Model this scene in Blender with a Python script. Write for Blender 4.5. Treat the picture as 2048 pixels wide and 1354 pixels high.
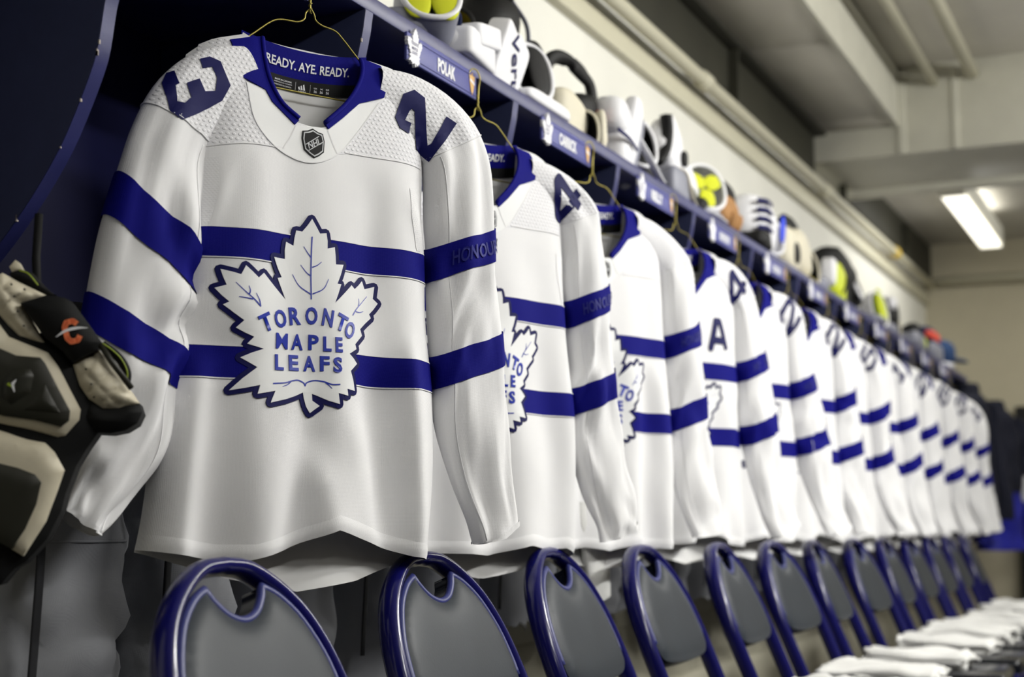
import bpy, bmesh, math, random
import numpy as np
from mathutils import Vector, Matrix
from mathutils.bvhtree import BVHTree
from mathutils.geometry import tessellate_polygon
SC = bpy.context.scene
for o_ in list(bpy.data.objects): bpy.data.objects.remove(o_, do_unlink=True)
COL = SC.collection
R = math.radians

# ------------------------------------------------------------------ camera, world, exposure, room lights
cam_d = bpy.data.cameras.new('camera'); cam = bpy.data.objects.new('camera', cam_d); COL.objects.link(cam)
cam_d.sensor_width = 36.0; cam_d.lens = 3000.0 / 2048 * 36
cam.location = (0, 0, 0.9)
cam.rotation_euler = (R(90 + 7.18), 0, R(24.47))
cam_d.clip_start = 0.05
cam_d.dof.use_dof = True; cam_d.dof.focus_distance = 2.33; cam_d.dof.aperture_fstop = 3.2
SC.camera = cam
w_ = bpy.data.worlds.new('world'); SC.world = w_; w_.use_nodes = True
w_.node_tree.nodes['Background'].inputs[0].default_value = (0.9, 0.95, 1.0, 1)
w_.node_tree.nodes['Background'].inputs[1].default_value = 0.05
SC.view_settings.view_transform = 'Standard'; SC.view_settings.look = 'None'
SC.view_settings.gamma = 1.0; SC.view_settings.use_curve_mapping = False
SC.view_settings.exposure = 0.68
# fluorescent battens of the room: (x, y, z, watts); each gets its fixture further down
TUBES = [(1.25, -0.9, 2.66, 9), (1.25, 1.5, 2.66, 34), (1.25, 3.9, 2.66, 82), (1.25, 6.2, 2.66, 46),
         (-1.12, 9.0, 2.74, 5), (0.4, 9.0, 2.74, 18)]
for (x, y, z, wt) in TUBES:
    for (rot, dx, dz, k) in ((-50, -.085, -.06, .55), (50, .085, -.06, .55), (180, 0, .085, .35)):        # bare batten: light to both sides; upward lamp added to brighten the ceiling
        l = bpy.data.lights.new('tube_or_added_uplight', 'AREA'); l.shape = 'RECTANGLE'; l.size = 0.1; l.size_y = 1.5
        l.energy = wt * k; l.color = (1.0, 0.99, 0.955)
        lo = bpy.data.objects.new('tube_or_added_uplight', l); COL.objects.link(lo); lo.location = (x + dx, y, z + dz); lo.rotation_euler = (0, R(-rot), 0)

# ------------------------------------------------------------------ helpers
def lin(c):
    return tuple((v / 255 / 12.92) if v / 255 <= 0.04045 else ((v / 255 + 0.055) / 1.055) ** 2.4 for v in c)
MATS = {}
def mat(name, rgb, rough=0.6, spec=0.5, metal=0.0, bump=None, sheen=0.0, coat=0.0, var=0.0, varscale=8.0, emit=None, raw=False):
    """bump: (kind, scale, strength, distance); var: colour mottling"""
    if name in MATS: return MATS[name]
    m = bpy.data.materials.new(name); m.use_nodes = True; nt = m.node_tree; b = nt.nodes['Principled BSDF']
    c = (*(rgb if raw else lin(rgb)), 1)
    b.inputs['Base Color'].default_value = c
    b.inputs['Roughness'].default_value = rough; b.inputs['Specular IOR Level'].default_value = spec
    b.inputs['Metallic'].default_value = metal; b.inputs['Sheen Weight'].default_value = sheen
    b.inputs['Coat Weight'].default_value = coat
    if emit: b.inputs['Emission Color'].default_value = (*lin(emit[0]), 1); b.inputs['Emission Strength'].default_value = emit[1]
    tc = nt.nodes.new('ShaderNodeTexCoord')
    if var:
        n = nt.nodes.new('ShaderNodeTexNoise'); n.inputs['Scale'].default_value = varscale; n.inputs['Detail'].default_value = 5
        nt.links.new(tc.outputs['Object'], n.inputs['Vector'])
        r = nt.nodes.new('ShaderNodeMapRange'); r.inputs['To Min'].default_value = 1 - var; r.inputs['To Max'].default_value = 1 + var * .6
        r.inputs['From Min'].default_value = .3; r.inputs['From Max'].default_value = .7
        nt.links.new(n.outputs['Fac'], r.inputs['Value'])
        mx = nt.nodes.new('ShaderNodeVectorMath'); mx.operation = 'SCALE'; mx.inputs[0].default_value = c[:3]
        nt.links.new(r.outputs['Result'], mx.inputs['Scale']); nt.links.new(mx.outputs['Vector'], b.inputs['Base Color'])
    for bp in ([bump] if bump and not isinstance(bump, list) else (bump or [])):
        kind, sc, st, dist = bp
        if kind == 'noise':
            t = nt.nodes.new('ShaderNodeTexNoise'); t.inputs['Scale'].default_value = sc; t.inputs['Detail'].default_value = 4
            nt.links.new(tc.outputs['Object'], t.inputs['Vector']); out = t.outputs['Fac']
        elif kind == 'knit':       # fine knit: crossed waves in the plane of the cloth
            t = nt.nodes.new('ShaderNodeTexWave'); t.wave_type = 'BANDS'; t.bands_direction = 'Z'; t.inputs['Scale'].default_value = sc
            t2 = nt.nodes.new('ShaderNodeTexWave'); t2.wave_type = 'BANDS'; t2.bands_direction = 'X'; t2.inputs['Scale'].default_value = sc * .8
            nt.links.new(tc.outputs['Object'], t.inputs['Vector']); nt.links.new(tc.outputs['Object'], t2.inputs['Vector'])
            a = nt.nodes.new('ShaderNodeMath'); a.operation = 'ADD'
            nt.links.new(t.outputs['Fac'], a.inputs[0]); nt.links.new(t2.outputs['Fac'], a.inputs[1]); out = a.outputs[0]
        elif kind == 'dimple':     # staggered rows of raised dots
            sx = nt.nodes.new('ShaderNodeSeparateXYZ'); nt.links.new(tc.outputs['Object'], sx.inputs[0])
            def mth(op, a, v=None):
                q = nt.nodes.new('ShaderNodeMath'); q.operation = op
                nt.links.new(a, q.inputs[0])
                if v is not None:
                    if hasattr(v, 'links'): nt.links.new(v, q.inputs[1])
                    else: q.inputs[1].default_value = v
                return q.outputs[0]
            fz = mth('MULTIPLY', sx.outputs['Z'], sc); row = mth('FLOOR', fz)
            sh = mth('MULTIPLY', row, .5)
            fx = mth('ADD', mth('MULTIPLY', sx.outputs['X'], sc * .8), sh)
            dx = mth('SUBTRACT', mth('FRACT', fx), .5); dz = mth('SUBTRACT', mth('FRACT', fz), .5)
            d2 = mth('ADD', mth('MULTIPLY', dx, dx), mth('MULTIPLY', dz, dz))
            rr = nt.nodes.new('ShaderNodeMapRange'); rr.inputs['From Min'].default_value = .02; rr.inputs['From Max'].default_value = .13
            rr.inputs['To Min'].default_value = 1; rr.inputs['To Max'].default_value = 0; rr.interpolation_type = 'SMOOTHSTEP'
            nt.links.new(d2, rr.inputs['Value']); out = rr.outputs['Result']
        bn = nt.nodes.new('ShaderNodeBump'); bn.inputs['Strength'].default_value = st; bn.inputs['Distance'].default_value = dist
        nt.links.new(out, bn.inputs['Height'])
        prev = b.inputs['Normal'].links[0].from_socket if b.inputs['Normal'].links else None
        if prev: nt.links.new(prev, bn.inputs['Normal'])
        nt.links.new(bn.outputs['Normal'], b.inputs['Normal'])
    MATS[name] = m
    return m

def tag(o, label=None, cat=None, group=None, kind=None):
    if label: o['label'] = label
    if cat: o['category'] = cat
    if group: o['group'] = group
    if kind: o['kind'] = kind
    return o
def thing(name, label, cat, loc=(0, 0, 0), rz=0.0, group=None):
    o = bpy.data.objects.new(name, None); COL.objects.link(o); o.location = loc; o.rotation_euler = (0, 0, rz)
    o.empty_display_size = .05
    return tag(o, label, cat, group)
def obj(name, verts, faces, m, parent=None, smooth=True, label=None):
    me = bpy.data.meshes.new(name)
    used = np.unique(np.concatenate([np.asarray(q, int) for q in faces])); vv = np.asarray(verts, float)
    if len(used) < len(vv): mp = np.zeros(len(vv), int); mp[used] = np.arange(len(used)); verts = vv[used]; faces = [[mp[i] for i in q] for q in faces]
    me.from_pydata([tuple(map(float, v)) for v in verts], [], [tuple(int(i) for i in f) for f in faces]); me.update()
    if smooth: me.shade_smooth()
    if m: me.materials.append(m)
    o = bpy.data.objects.new(name, me); COL.objects.link(o); o.parent = parent
    if label: o['label'] = label
    return o
def share(name, me, parent=None, loc=(0, 0, 0), rot=(0, 0, 0), scale=(1, 1, 1)):
    o = bpy.data.objects.new(name, me); COL.objects.link(o); o.parent = parent
    o.location = loc; o.rotation_euler = rot; o.scale = scale
    return o
def struct(o): o['kind'] = 'structure'; return o

class MB:
    """collects geometry"""
    def __init__(s): s.v = []; s.f = []
    def add(s, v, f):
        k = len(s.v); s.v += [tuple(p) for p in v]; s.f += [tuple(i + k for i in q) for q in f]; return s
    def box(s, x0, x1, y0, y1, z0, z1):
        v = [(x, y, z) for x in (x0, x1) for y in (y0, y1) for z in (z0, z1)]
        return s.add(v, [(0, 1, 3, 2), (4, 6, 7, 5), (0, 4, 5, 1), (2, 3, 7, 6), (0, 2, 6, 4), (1, 5, 7, 3)])
    def tube(s, pts, r, n=10, closed=False, flat=None):
        v, f = tube_grid(pts, r, n, closed, flat); return s.add(v, f)
    def build(s, name, m, parent=None, smooth=False, bevel=0, label=None, seg=2):
        o = obj(name, s.v, s.f, m, parent, smooth, label)
        if bevel:
            bm = bmesh.new(); bm.from_mesh(o.data)
            bmesh.ops.bevel(bm, geom=bm.edges[:], offset=bevel, segments=seg, affect='EDGES', profile=.5)
            bm.to_mesh(o.data); bm.free(); o.data.shade_smooth()
            try: o.data.set_sharp_from_angle(angle=R(35))
            except Exception: pass
        return o
def smooth_path(pts, n):
    """Catmull-Rom resample (any columns)"""
    P = np.array(pts, float); P = np.vstack([2 * P[0] - P[1], P, 2 * P[-1] - P[-2]])
    out = []
    m = len(P) - 3
    for q in np.linspace(0, m, n):
        i = min(int(q), m - 1); t = q - i
        a, b, c, d = P[i], P[i + 1], P[i + 2], P[i + 3]
        out.append(.5 * ((2 * b) + (c - a) * t + (2 * a - 5 * b + 4 * c - d) * t * t + (3 * b - a - 3 * c + d) * t ** 3))
    return np.array(out)
def tube_grid(pts, r, n=10, closed=False, flat=None, cap=True):
    """round (or flat=(dir, ratio)) tube along pts; r scalar or list"""
    P = np.array(pts, float); N = len(P); rr = np.broadcast_to(np.array(r, float), (N,))
    T = np.gradient(P, axis=0)
    if closed: T = np.roll(P, -1, 0) - np.roll(P, 1, 0)
    T /= np.linalg.norm(T, axis=1)[:, None] + 1e-12
    ref = np.array(flat[0], float) if flat else np.array([0.31, .2, .93])
    v = []; prev = None
    for i in range(N):
        if prev is None or flat:
            a = ref - T[i] * (ref @ T[i])
            if np.linalg.norm(a) < 1e-3: a = np.cross(T[i], (1, 0, 0)) if prev is None else prev
        else: a = prev - T[i] * (prev @ T[i])
        a = a / (np.linalg.norm(a) + 1e-12); prev = a; b = np.cross(T[i], a)
        k = flat[1] if flat else 1
        for j in range(n):
            th = 2 * math.pi * j / n
            v.append(P[i] + rr[i] * (a * math.cos(th) + b * math.sin(th) * k))
    f = []
    for i in range(N if closed else N - 1):
        i2 = (i + 1) % N
        for j in range(n): f.append((i * n + j, i * n + (j + 1) % n, i2 * n + (j + 1) % n, i2 * n + j))
    if not closed and cap: f += [tuple(range(n))[::-1], tuple(range((N - 1) * n, N * n))]
    return v, f
def grid_faces(nr, nc, wrap=False):
    f = []
    for i in range(nr - 1):
        for j in range(nc if wrap else nc - 1):
            j2 = (j + 1) % nc; f.append((i * nc + j, i * nc + j2, (i + 1) * nc + j2, (i + 1) * nc + j))
    return f
# ---- 2D shapes
def poly_mesh(poly, step=None):
    """filled polygon (list of 2D points, or outer + holes) -> (N,2) verts, faces, cut by a grid of the given step"""
    loops = poly if isinstance(poly[0][0], (list, tuple, np.ndarray)) else [poly]
    flat = [Vector((p[0], p[1], 0)) for l in loops for p in l]
    tris = tessellate_polygon([[Vector((p[0], p[1], 0)) for p in l] for l in loops])
    return cut2d([(p.x, p.y) for p in flat], tris, step)
def cut2d(v, f, step=None):
    bm = bmesh.new(); vs = [bm.verts.new((p[0], p[1], 0)) for p in v]
    for t in f:
        try: bm.faces.new([vs[i] for i in t])
        except ValueError: pass
    if step:
        a = np.array([(p[0], p[1]) for p in v])
        for ax in (0, 1):
            lo, hi = a[:, ax].min(), a[:, ax].max()
            for q in np.arange(math.ceil(lo / step) * step, hi, step):
                co = [0, 0, 0]; no = [0, 0, 0]; co[ax] = q; no[ax] = 1
                bmesh.ops.bisect_plane(bm, geom=bm.verts[:] + bm.edges[:] + bm.faces[:], plane_co=co, plane_no=no, dist=1e-6)
    bm.normal_update()
    for q in bm.faces:
        if q.normal.z < 0: q.normal_flip()
    bm.verts.index_update()
    V = np.array([(p.co.x, p.co.y) for p in bm.verts]); F = [tuple(x.index for x in q.verts) for q in bm.faces]
    bm.free(); return V, F
def stroke(pts, w, closed=False, rnd=True):
    """ribbon with round joints along a 2D polyline -> verts, faces"""
    P = [np.array(p, float) for p in pts]; v = []; f = []
    n = len(P); h = w / 2 if np.isscalar(w) else None
    for i in range(n if closed else n - 1):
        a, b = P[i], P[(i + 1) % n]; d = b - a; L = np.linalg.norm(d)
        if L < 1e-9: continue
        h0 = h if h is not None else w[i] / 2; h1 = h if h is not None else w[(i + 1) % n] / 2
        q = np.array([-d[1], d[0]]) / L; k = len(v); v += [a - q * h0, b - q * h1, b + q * h1, a + q * h0]; f.append((k, k + 1, k + 2, k + 3))
    if rnd:
        for i in range(n):
            if not closed and i in (0, n - 1) and rnd != 'all': continue
            hh = h if h is not None else w[i] / 2; k = len(v)
            v += [P[i] + hh * np.array([math.cos(t), math.sin(t)]) for t in np.linspace(0, 2 * math.pi, 9)[:-1]]
            f.append(tuple(range(k, k + 8)))
    return np.array(v), f
_TXT = {}
def text2d(s, bold=0.0):
    """built-in font -> (verts, faces) with cap height 1, left at 0"""
    key = (s, bold)
    if key in _TXT: return _TXT[key]
    cu = bpy.data.curves.new('t', 'FONT'); cu.body = s; cu.size = 1; cu.offset = bold; cu.resolution_u = 3
    o = bpy.data.objects.new('t', cu); COL.objects.link(o)
    dg = bpy.context.evaluated_depsgraph_get(); me = bpy.data.meshes.new_from_object(o.evaluated_get(dg))
    V = np.array([(p.co.x, p.co.y) for p in me.vertices]); F = [tuple(q.vertices) for q in me.polygons]
    bpy.data.objects.remove(o); bpy.data.curves.remove(cu); bpy.data.meshes.remove(me)
    V = V / 0.729; V[:, 0] -= V[:, 0].min()
    _TXT[key] = (V, F); return V, F
def letter(s, cx, cy, w, h, rot=0, bold=0.03, shear=0.0):
    """one glyph (or word) scaled into a w x h box centred at cx, cy"""
    V, F = text2d(s, bold); V = V.copy(); lo, hi = V.min(0), V.max(0)
    V = (V - (lo + hi) / 2) / (hi - lo) * np.array([w, h]); V[:, 0] += shear * V[:, 1]
    c, sn = math.cos(rot), math.sin(rot); V = V @ np.array([[c, sn], [-sn, c]]) + np.array([cx, cy])
    return V, F
def join2d(lst):
    v = []; f = []
    for V, F in lst:
        k = len(v); v += [tuple(p) for p in V]; f += [tuple(i + k for i in q) for q in F]
    return np.array(v), f
def slab(V, F, place, h0, h1):
    """give a 2D mesh thickness: place(V, h) -> 3D; top at h1, skirt down to h0"""
    n = len(V); top = place(V, h1); bot = place(V, h0); cnt = {}
    for q in F:
        for i in range(len(q)):
            a, b = q[i], q[(i + 1) % len(q)]; cnt[(a, b)] = 1
    side = [(b + n, a + n, a + 2 * n, b + 2 * n) for (a, b) in cnt if (b, a) not in cnt]
    return np.vstack([top, top, bot]), [tuple(q) for q in F] + side
def bnd_dist(V, loop):
    """distance of points to a closed polygon's boundary"""
    L = np.array(loop, float); A = L; B = np.roll(L, -1, 0); D = np.full(len(V), 1e9)
    for a, b in zip(A, B):
        d = b - a; t = np.clip(((V - a) @ d) / (d @ d + 1e-12), 0, 1); D = np.minimum(D, np.linalg.norm(V - a - t[:, None] * d, axis=1))
    return D
class Wob:
    """smooth band-limited random field"""
    def __init__(s, seed, freq, n=7, dim=2):
        r = np.random.RandomState(seed); s.k = r.normal(0, 1, (n, dim)) * freq * 2 * math.pi; s.p = r.uniform(0, 6.28, n); s.a = 1 / math.sqrt(n / 2)
    def __call__(s, *c):
        q = np.stack([np.broadcast_to(np.asarray(x, float), np.broadcast(*c).shape) for x in c], -1)
        return np.sin(q @ s.k.T + s.p).sum(-1) * s.a

# ------------------------------------------------------------------ materials
WALLM = mat('cream_wall_paint', (231, 230, 221), .75, .3, bump=('noise', 60, .15, .003), var=.05, varscale=3)
BLOCKM = mat('cream_block_paint', (196, 192, 172), .7, .3, bump=('noise', 90, .35, .004), var=.06, varscale=5)
FARM = mat('tan_wall_paint', (188, 181, 158), .8, .3, var=.04)
CEILM = mat('grey_ceiling_board', (196, 192, 180), .85, .2, bump=('noise', 14, .3, .01), var=.1, varscale=2.5)
DUCTM = mat('duct_paint', (196, 194, 180), .6, .4, var=.06)
STEELSHADEM = mat('dark_steel_and_shade', (46, 45, 34), .7, .4, var=.15, varscale=4)  # steel of brackets and coat rail; also the painted shade atop the left wall
PIPEM = mat('cream_pipe_paint', (204, 200, 178), .5, .4)
FLOORM = mat('dark_floor_paint', (34, 36, 42), .4, .4, var=.2, varscale=6)
NAVYM = mat('navy_locker_paint', (34, 38, 96), .42, .5, bump=('noise', 240, .1, .001), var=.12, varscale=20)
NAVYD = mat('navy_locker_side', (52, 58, 92), .6, .4, bump=('noise', 300, .12, .001), var=.08, varscale=30)
CHIPM = mat('bare_wood_chip', (190, 180, 170), .8)

# ------------------------------------------------------------------ room
WX = -1.70; FY = 10.85
struct(MB().box(WX - .2, 5.2, -4, FY + .2, -.1, 0).build('floor', FLOORM))
wall = struct(MB().box(WX - .2, WX, -4, FY + .2, .98, 3.3).build('wall_left', WALLM))
struct(MB().box(WX, 5.2, FY, FY + .2, 0, 3.3).build('wall_far', FARM))
DIMM = mat('dim_wall_paint', (120, 114, 100), .8, .3)
struct(MB().box(5.0, 5.2, -4, FY, 0, 3.3).build('wall_right', DIMM))
struct(MB().box(WX - .2, 5.2, -4.2, -4, 0, 3.3).build('wall_back', DIMM))
struct(MB().box(WX - .2, 5.2, -4, FY + .2, 3.14, 3.3).build('ceiling', CEILM))
# lower part of the left wall: painted blocks, recessed joints
MB().box(WX - .2, WX - .005, -4, FY, 0, .98).build('mortar_bed', BLOCKM, wall)
blk = MB().box(-.06, 0, -.1985, .1985, -.0975, .0975).build('block', BLOCKM, wall, bevel=.003)
first = True; course = 0
z = .098 - .01
for c in range(5):
    y = .75 + (.2 if c % 2 else 0)
    while y < FY - .15:
        if first: blk.location = (WX, y, z); first = False
        else: share('block', blk.data, wall, (WX, y, z))
        y += .402
    z += .198
# dropped ceiling boards along the left wall, drop edge, cross duct
cl = struct(MB().box(WX, -1.26, -4, 7.27, 2.86, 2.9).build('ceiling_drop', CEILM))
y = -3.9
while y < 7.2:
    y2 = min(y + 1.22, 7.26)
    MB().box(WX + .09, -1.25, y + .006, y2 - .006, 2.846, 2.862).build('ceiling_board', CEILM, cl, bevel=.003); y = y2
struct(MB().box(-1.26, -1.235, -4, 7.27, 2.84, 3.14).build('trim_1', DUCTM))
duct = struct(MB().box(WX, 5.0, 7.27, 7.95, 2.70, 3.14).build('ceiling_duct', DUCTM, bevel=.008))
MB().box(-1.24, -1.20, 7.255, 7.275, 2.70, 3.10).build('duct_seam', DUCTM, duct, bevel=.003)
MB().box(-.98, -.95, 7.255, 7.275, 2.70, 3.10).build('duct_seam', DUCTM, duct, bevel=.003)
MB().box(WX, 5.0, 7.95, 8.03, 2.66, 2.80).build('duct_flange', DUCTM, duct, bevel=.004)
struct(MB().box(WX, 5.0, 8.03, FY, 2.90, 2.95).build('ceiling_rear', CEILM))
# shade under the ceiling painted as dark strips on the left wall, two lengths
struct(MB().box(WX, WX + .05, -4, 7.26, 2.62, 2.85).box(WX, WX + .11, -4, 7.26, 2.83, 2.845).build('shade_strip_1', STEELSHADEM, bevel=.003))
struct(MB().box(WX, WX + .05, 8.04, FY, 2.66, 2.89).build('shade_strip_2', STEELSHADEM, bevel=.003))
# pale rail under the pipe
struct(MB().box(WX, WX + .022, -4, FY, 2.475, 2.55).box(WX, WX + .035, -4, FY, 2.465, 2.478).build('trim_4', PIPEM, bevel=.003))
# pipes
p = MB().tube([(WX + .07, -3.9, 2.585), (WX + .07, FY - .12, 2.585)], .026, 12).build('pipe', PIPEM, None, True)
tag(p, 'cream painted pipe running along the top of the left wall', 'pipe')
for yy in (1.5, 3.4, 5.35, 7.4, 9.3):
    MB().tube([(WX + .07, yy - .045, 2.585), (WX + .07, yy + .045, 2.585)], .034, 12).build('coupling', PIPEM, p, True)
    MB().box(WX + .05, WX + .09, yy + .4, yy + .42, 2.585, 2.84).build('hanger_bracket', STEELSHADEM, p)
MB().tube([(WX + .07, 9.25, 2.585), (WX + .07, 9.33, 2.585)], .036, 12).build('band', mat('yellow_band', (196, 166, 40), .5), p, True)
p = MB().tube([(WX + .07, FY - .12, 2.62), (5, FY - .12, 2.62)], .03, 12).build('pipe', PIPEM, None, True)
tag(p, 'cream painted pipe crossing the far wall below the ceiling', 'pipe')
for (x, z, r, lb) in ((-1.06, 3.04, .022, 'thin pipe in the dark ceiling recess nearer the dropped boards'), (-.88, 3.06, .03, 'thicker pipe in the dark ceiling recess further from the dropped boards')):
    p = MB().tube([(x, -3.9, z), (x, 7.26, z)], r, 10).build('pipe', PIPEM, None, True); tag(p, lb, 'pipe')
# fluorescent fixtures
TUBEM = mat('lit_tube', (255, 250, 235), .4, emit=((255, 250, 232), 1.3)); HOUSM = mat('fixture_enamel', (222, 220, 208), .4)
for i, (x, y, z, wt) in enumerate(TUBES):
    lb = ['fluorescent batten behind the camera', 'fluorescent batten over the middle of the room', 'third fluorescent batten along the room', 'fluorescent batten before the cross duct',
          'fluorescent batten beyond the cross duct, near the left wall', 'fluorescent batten beyond the cross duct, mid room'][i]
    t = thing('ceiling_light', lb, 'light', (x, y, z), 0, 'fluorescent ceiling battens')
    MB().box(-.075, .075, -.85, .85, -.05, .06).build('housing', HOUSM, t, bevel=.008)
    MB().box(-.062, .062, -.82, .82, -.072, -.048).build('diffuser', TUBEM, t, bevel=.006)
    for s in (-1, 1): MB().box(-.07, .07, s * .84 - .02, s * .84 + .02, -.075, .0).build('end_cap', HOUSM, t, bevel=.004)
    top = (3.14 if y < 7.2 else 2.9) - z
    for yy in (-.5, .5): MB().tube([(0, yy, .05), (0, yy, top)], .008, 8).build('stem', HOUSM, t, True)

# ------------------------------------------------------------------ locker row
SX = -1.256; S0 = 2.165; SP = .612; ND = 13
def divy(k): return S0 + SP * (k - 1)          # divider 0 is the big one at the left
YEND = divy(ND)
sh = MB().box(WX + .001, SX, .95, YEND + .013, 1.782, 1.812).build('locker_shelf', NAVYM, bevel=.002)
tag(sh, 'long navy top shelf running over all the locker stalls', 'shelf')
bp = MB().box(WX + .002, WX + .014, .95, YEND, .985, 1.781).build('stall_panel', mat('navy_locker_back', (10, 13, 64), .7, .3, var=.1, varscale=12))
tag(bp, 'navy back panel behind the hanging jerseys', 'panel')
prof = [(SX + .0, 1.781), (SX - .003, 1.76), (SX - .006, 1.74), (SX - .02, 1.68), (-1.300, 1.612), (-1.311, 1.543), (-1.321, 1.509), (-1.341, 1.463), (-1.368, 1.41), (-1.404, 1.358), (-1.442, 1.312), (-1.475, 1.277), (-1.52, 1.235), (-1.57, 1.195), (-1.62, 1.16), (WX + .016, 1.125)]
prof = [tuple(q) for q in smooth_path(prof, 40)]
loop = prof + [(WX + .016, 1.781)]
n = len(loop)
dv = [(x, s * .013, z) for s in (-1, 1) for x, z in loop]
df = [tuple(range(n)), tuple(range(2 * n - 1, n - 1, -1))] + [(i, i + n, (i + 1) % n + n, (i + 1) % n) for i in range(n)]
dvm = None
for k in range(0, ND + 1):
    if k == 0: lb = 'large navy locker side panel with curved edge at the upper left'
    elif k == 1: lb = 'navy locker divider between the number 23 jersey and the first name plate'
    elif k == 2: lb = 'navy locker divider just right of the first name plate'
    elif k == 3: lb = 'navy locker divider just right of the second name plate'
    else: lb = 'navy curved locker divider between the %s and %s jerseys from the left' % (['', 'first', 'second', 'third', 'fourth', 'fifth', 'sixth', 'seventh', 'eighth', 'ninth', 'tenth', 'eleventh', 'twelfth'][k], ['', 'second', 'third', 'fourth', 'fifth', 'sixth', 'seventh', 'eighth', 'ninth', 'tenth', 'eleventh', 'twelfth', ''][k]) if k < 12 else ('navy locker divider just past the last jersey' if k == 12 else 'navy locker end panel at the far end, beside the coats')
    if dvm is None: o = obj('locker_divider', dv, df, NAVYD, None, False); dvm = o.data
    else: o = share('locker_divider', dvm)
    o.location = (0, divy(k), 0); tag(o, lb, 'divider', 'locker dividers')
    # blue edge band following the curve
    ev = []; 
    for x, zz in prof: ev += [(x + .0015, -.0125, zz), (x + .0015, .0125, zz)]
    ef = [(2 * i, 2 * i + 1, 2 * i + 3, 2 * i + 2) for i in range(len(prof) - 1)]
    obj('edge_band', ev, ef, NAVYM, o, True)
    if k < 2:
        rr = random.Random(k + 4)
        for q in range(7):
            i = rr.randrange(6, 30); x, zz = prof[i]; sz = rr.uniform(.0015, .004)
            MB().box(x + .001, x + .0032, -.013, -.013 + sz, zz, zz + sz * rr.uniform(1, 3)).build('paint_chip', CHIPM, o)

# ------------------------------------------------------------------ jerseys
CLOTH = mat('white_knit', (236, 236, 238), .85, .25, sheen=.15, bump=[('knit', 260, .25, .0006), ('noise', 25, .12, .004)])
CLOTHIN = mat('white_knit_inside', (228, 228, 228), .9, .2)
MESHW = mat('white_dimple_mesh', (232, 232, 236), .8, .3, sheen=.1, bump=('dimple', 140, .6, .0016))
PERF = mat('white_perforated_mesh', (234, 234, 236), .85, .2, bump=('dimple', 300, .4, .0006))
BLUE = mat('royal_blue_knit', (12, 12, 118), .75, .12, sheen=.0, bump=('knit', 260, .3, .0006))
BLUED = mat('dark_blue_twill', (12, 14, 78), .6, .18, bump=('noise', 500, .1, .0005))
CRESTW = mat('crest_white_twill', (240, 241, 242), .75, .25, bump=('noise', 700, .1, .0004))
CRESTB = mat('crest_blue_satin', (15, 44, 166), .34, .6, bump=('noise', 400, .25, .0004))
BLK = mat('black_tape', (14, 14, 17), .7, .3)
WPRT = mat('white_print', (235, 236, 240), .7, .2)
SILV = mat('silver_thread', (190, 192, 196), .5, .5)
EMBOSS = mat('embossed_blue', (36, 40, 124), .6, .3)
SEAM = mat('seam_thread', (234, 234, 236), .9, .2)

def tbl(z, xs, ys):
    """interpolate a table given in descending z"""
    xs = np.array(xs, float); ys = np.array(ys, float); o = np.argsort(xs); xs, ys = xs[o], ys[o]
    # smooth cubic through the knots
    n = len(xs); m = np.gradient(ys, xs); z = np.clip(z, xs[0], xs[-1]); i = np.clip(np.searchsorted(xs, z) - 1, 0, n - 2)
    h = xs[i + 1] - xs[i]; t = (z - xs[i]) / h
    return (2 * t ** 3 - 3 * t * t + 1) * ys[i] + (t ** 3 - 2 * t * t + t) * h * m[i] + (-2 * t ** 3 + 3 * t * t) * ys[i + 1] + (t ** 3 - t * t) * h * m[i + 1]
ZK = [-.05, -.10, -.15, -.20, -.26, -.34, -.43, -.52, -.60, -.70, -.80, -.90]
CREST_PX = [(665,98),(690,145),(710,185),(748,182),(754,230),(752,275),(797,265),(800,320),(800,370),(850,370),(830,430),(805,487),(830,490),(808,548),(785,605),(845,548),(903,492),(925,515),(955,490),(982,462),(995,512),(1057,497),(1042,572),(1069,602),(1040,640),(1012,668),(1022,692),(980,728),(946,760),(957,800),(905,852),(912,882),(862,910),(890,938),(916,970),(868,1013),(888,1070),(903,1132),(843,1118),(850,1160),(788,1142),(796,1208),(735,1185),(672,1150),(650,1140),(652,1180),(690,1213),(665,1232),(640,1252),(618,1212),(605,1165),(600,1130),(550,1150),(500,1165),(412,1182),(442,1115),(345,1128),(360,1078),(290,1090),(213,1100),(275,1035),(347,975),(265,915),(320,890),(383,870),(295,838),(328,800),(280,775),(233,745),(270,705),(215,660),(163,612),(192,597),(155,558),(124,515),(178,500),(162,455),(150,408),(200,425),(248,442),(272,390),(310,425),(346,459),(378,430),(445,505),(513,582),(490,520),(466,456),(491,450),(465,395),(441,334),(510,342),(508,290),(515,240),(560,262),(565,215),(575,170),(610,176),(638,140)]
VEINS_PX = [[(664,205),(658,330),(654,450),(653,582)], [(617,265),(640,305),(657,330)], [(600,375),(630,420),(654,442)], [(715,357),(690,378),(662,390)], [(554,432),(590,500),(652,552)], [(752,460),(720,520),(660,550)],
            [(220,487),(270,540),(320,585),(358,627)], [(288,507),(296,535),(290,558)], [(237,570),(280,578),(312,585)], [(330,550),(350,590),(354,620)],
            [(1005,558),(960,605),(925,640),(898,677)], [(948,573),(948,600),(942,622)], [(973,652),(945,658),(920,652)],
            [(430,1072),(500,1070),(540,1060),(575,1058),(605,1075),(612,1092),(620,1075),(660,1063),(710,1072),(750,1090),(797,1092)], [(482,1092),(510,1082),(530,1066)], [(752,1115),(735,1095),(718,1076)]]
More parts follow.
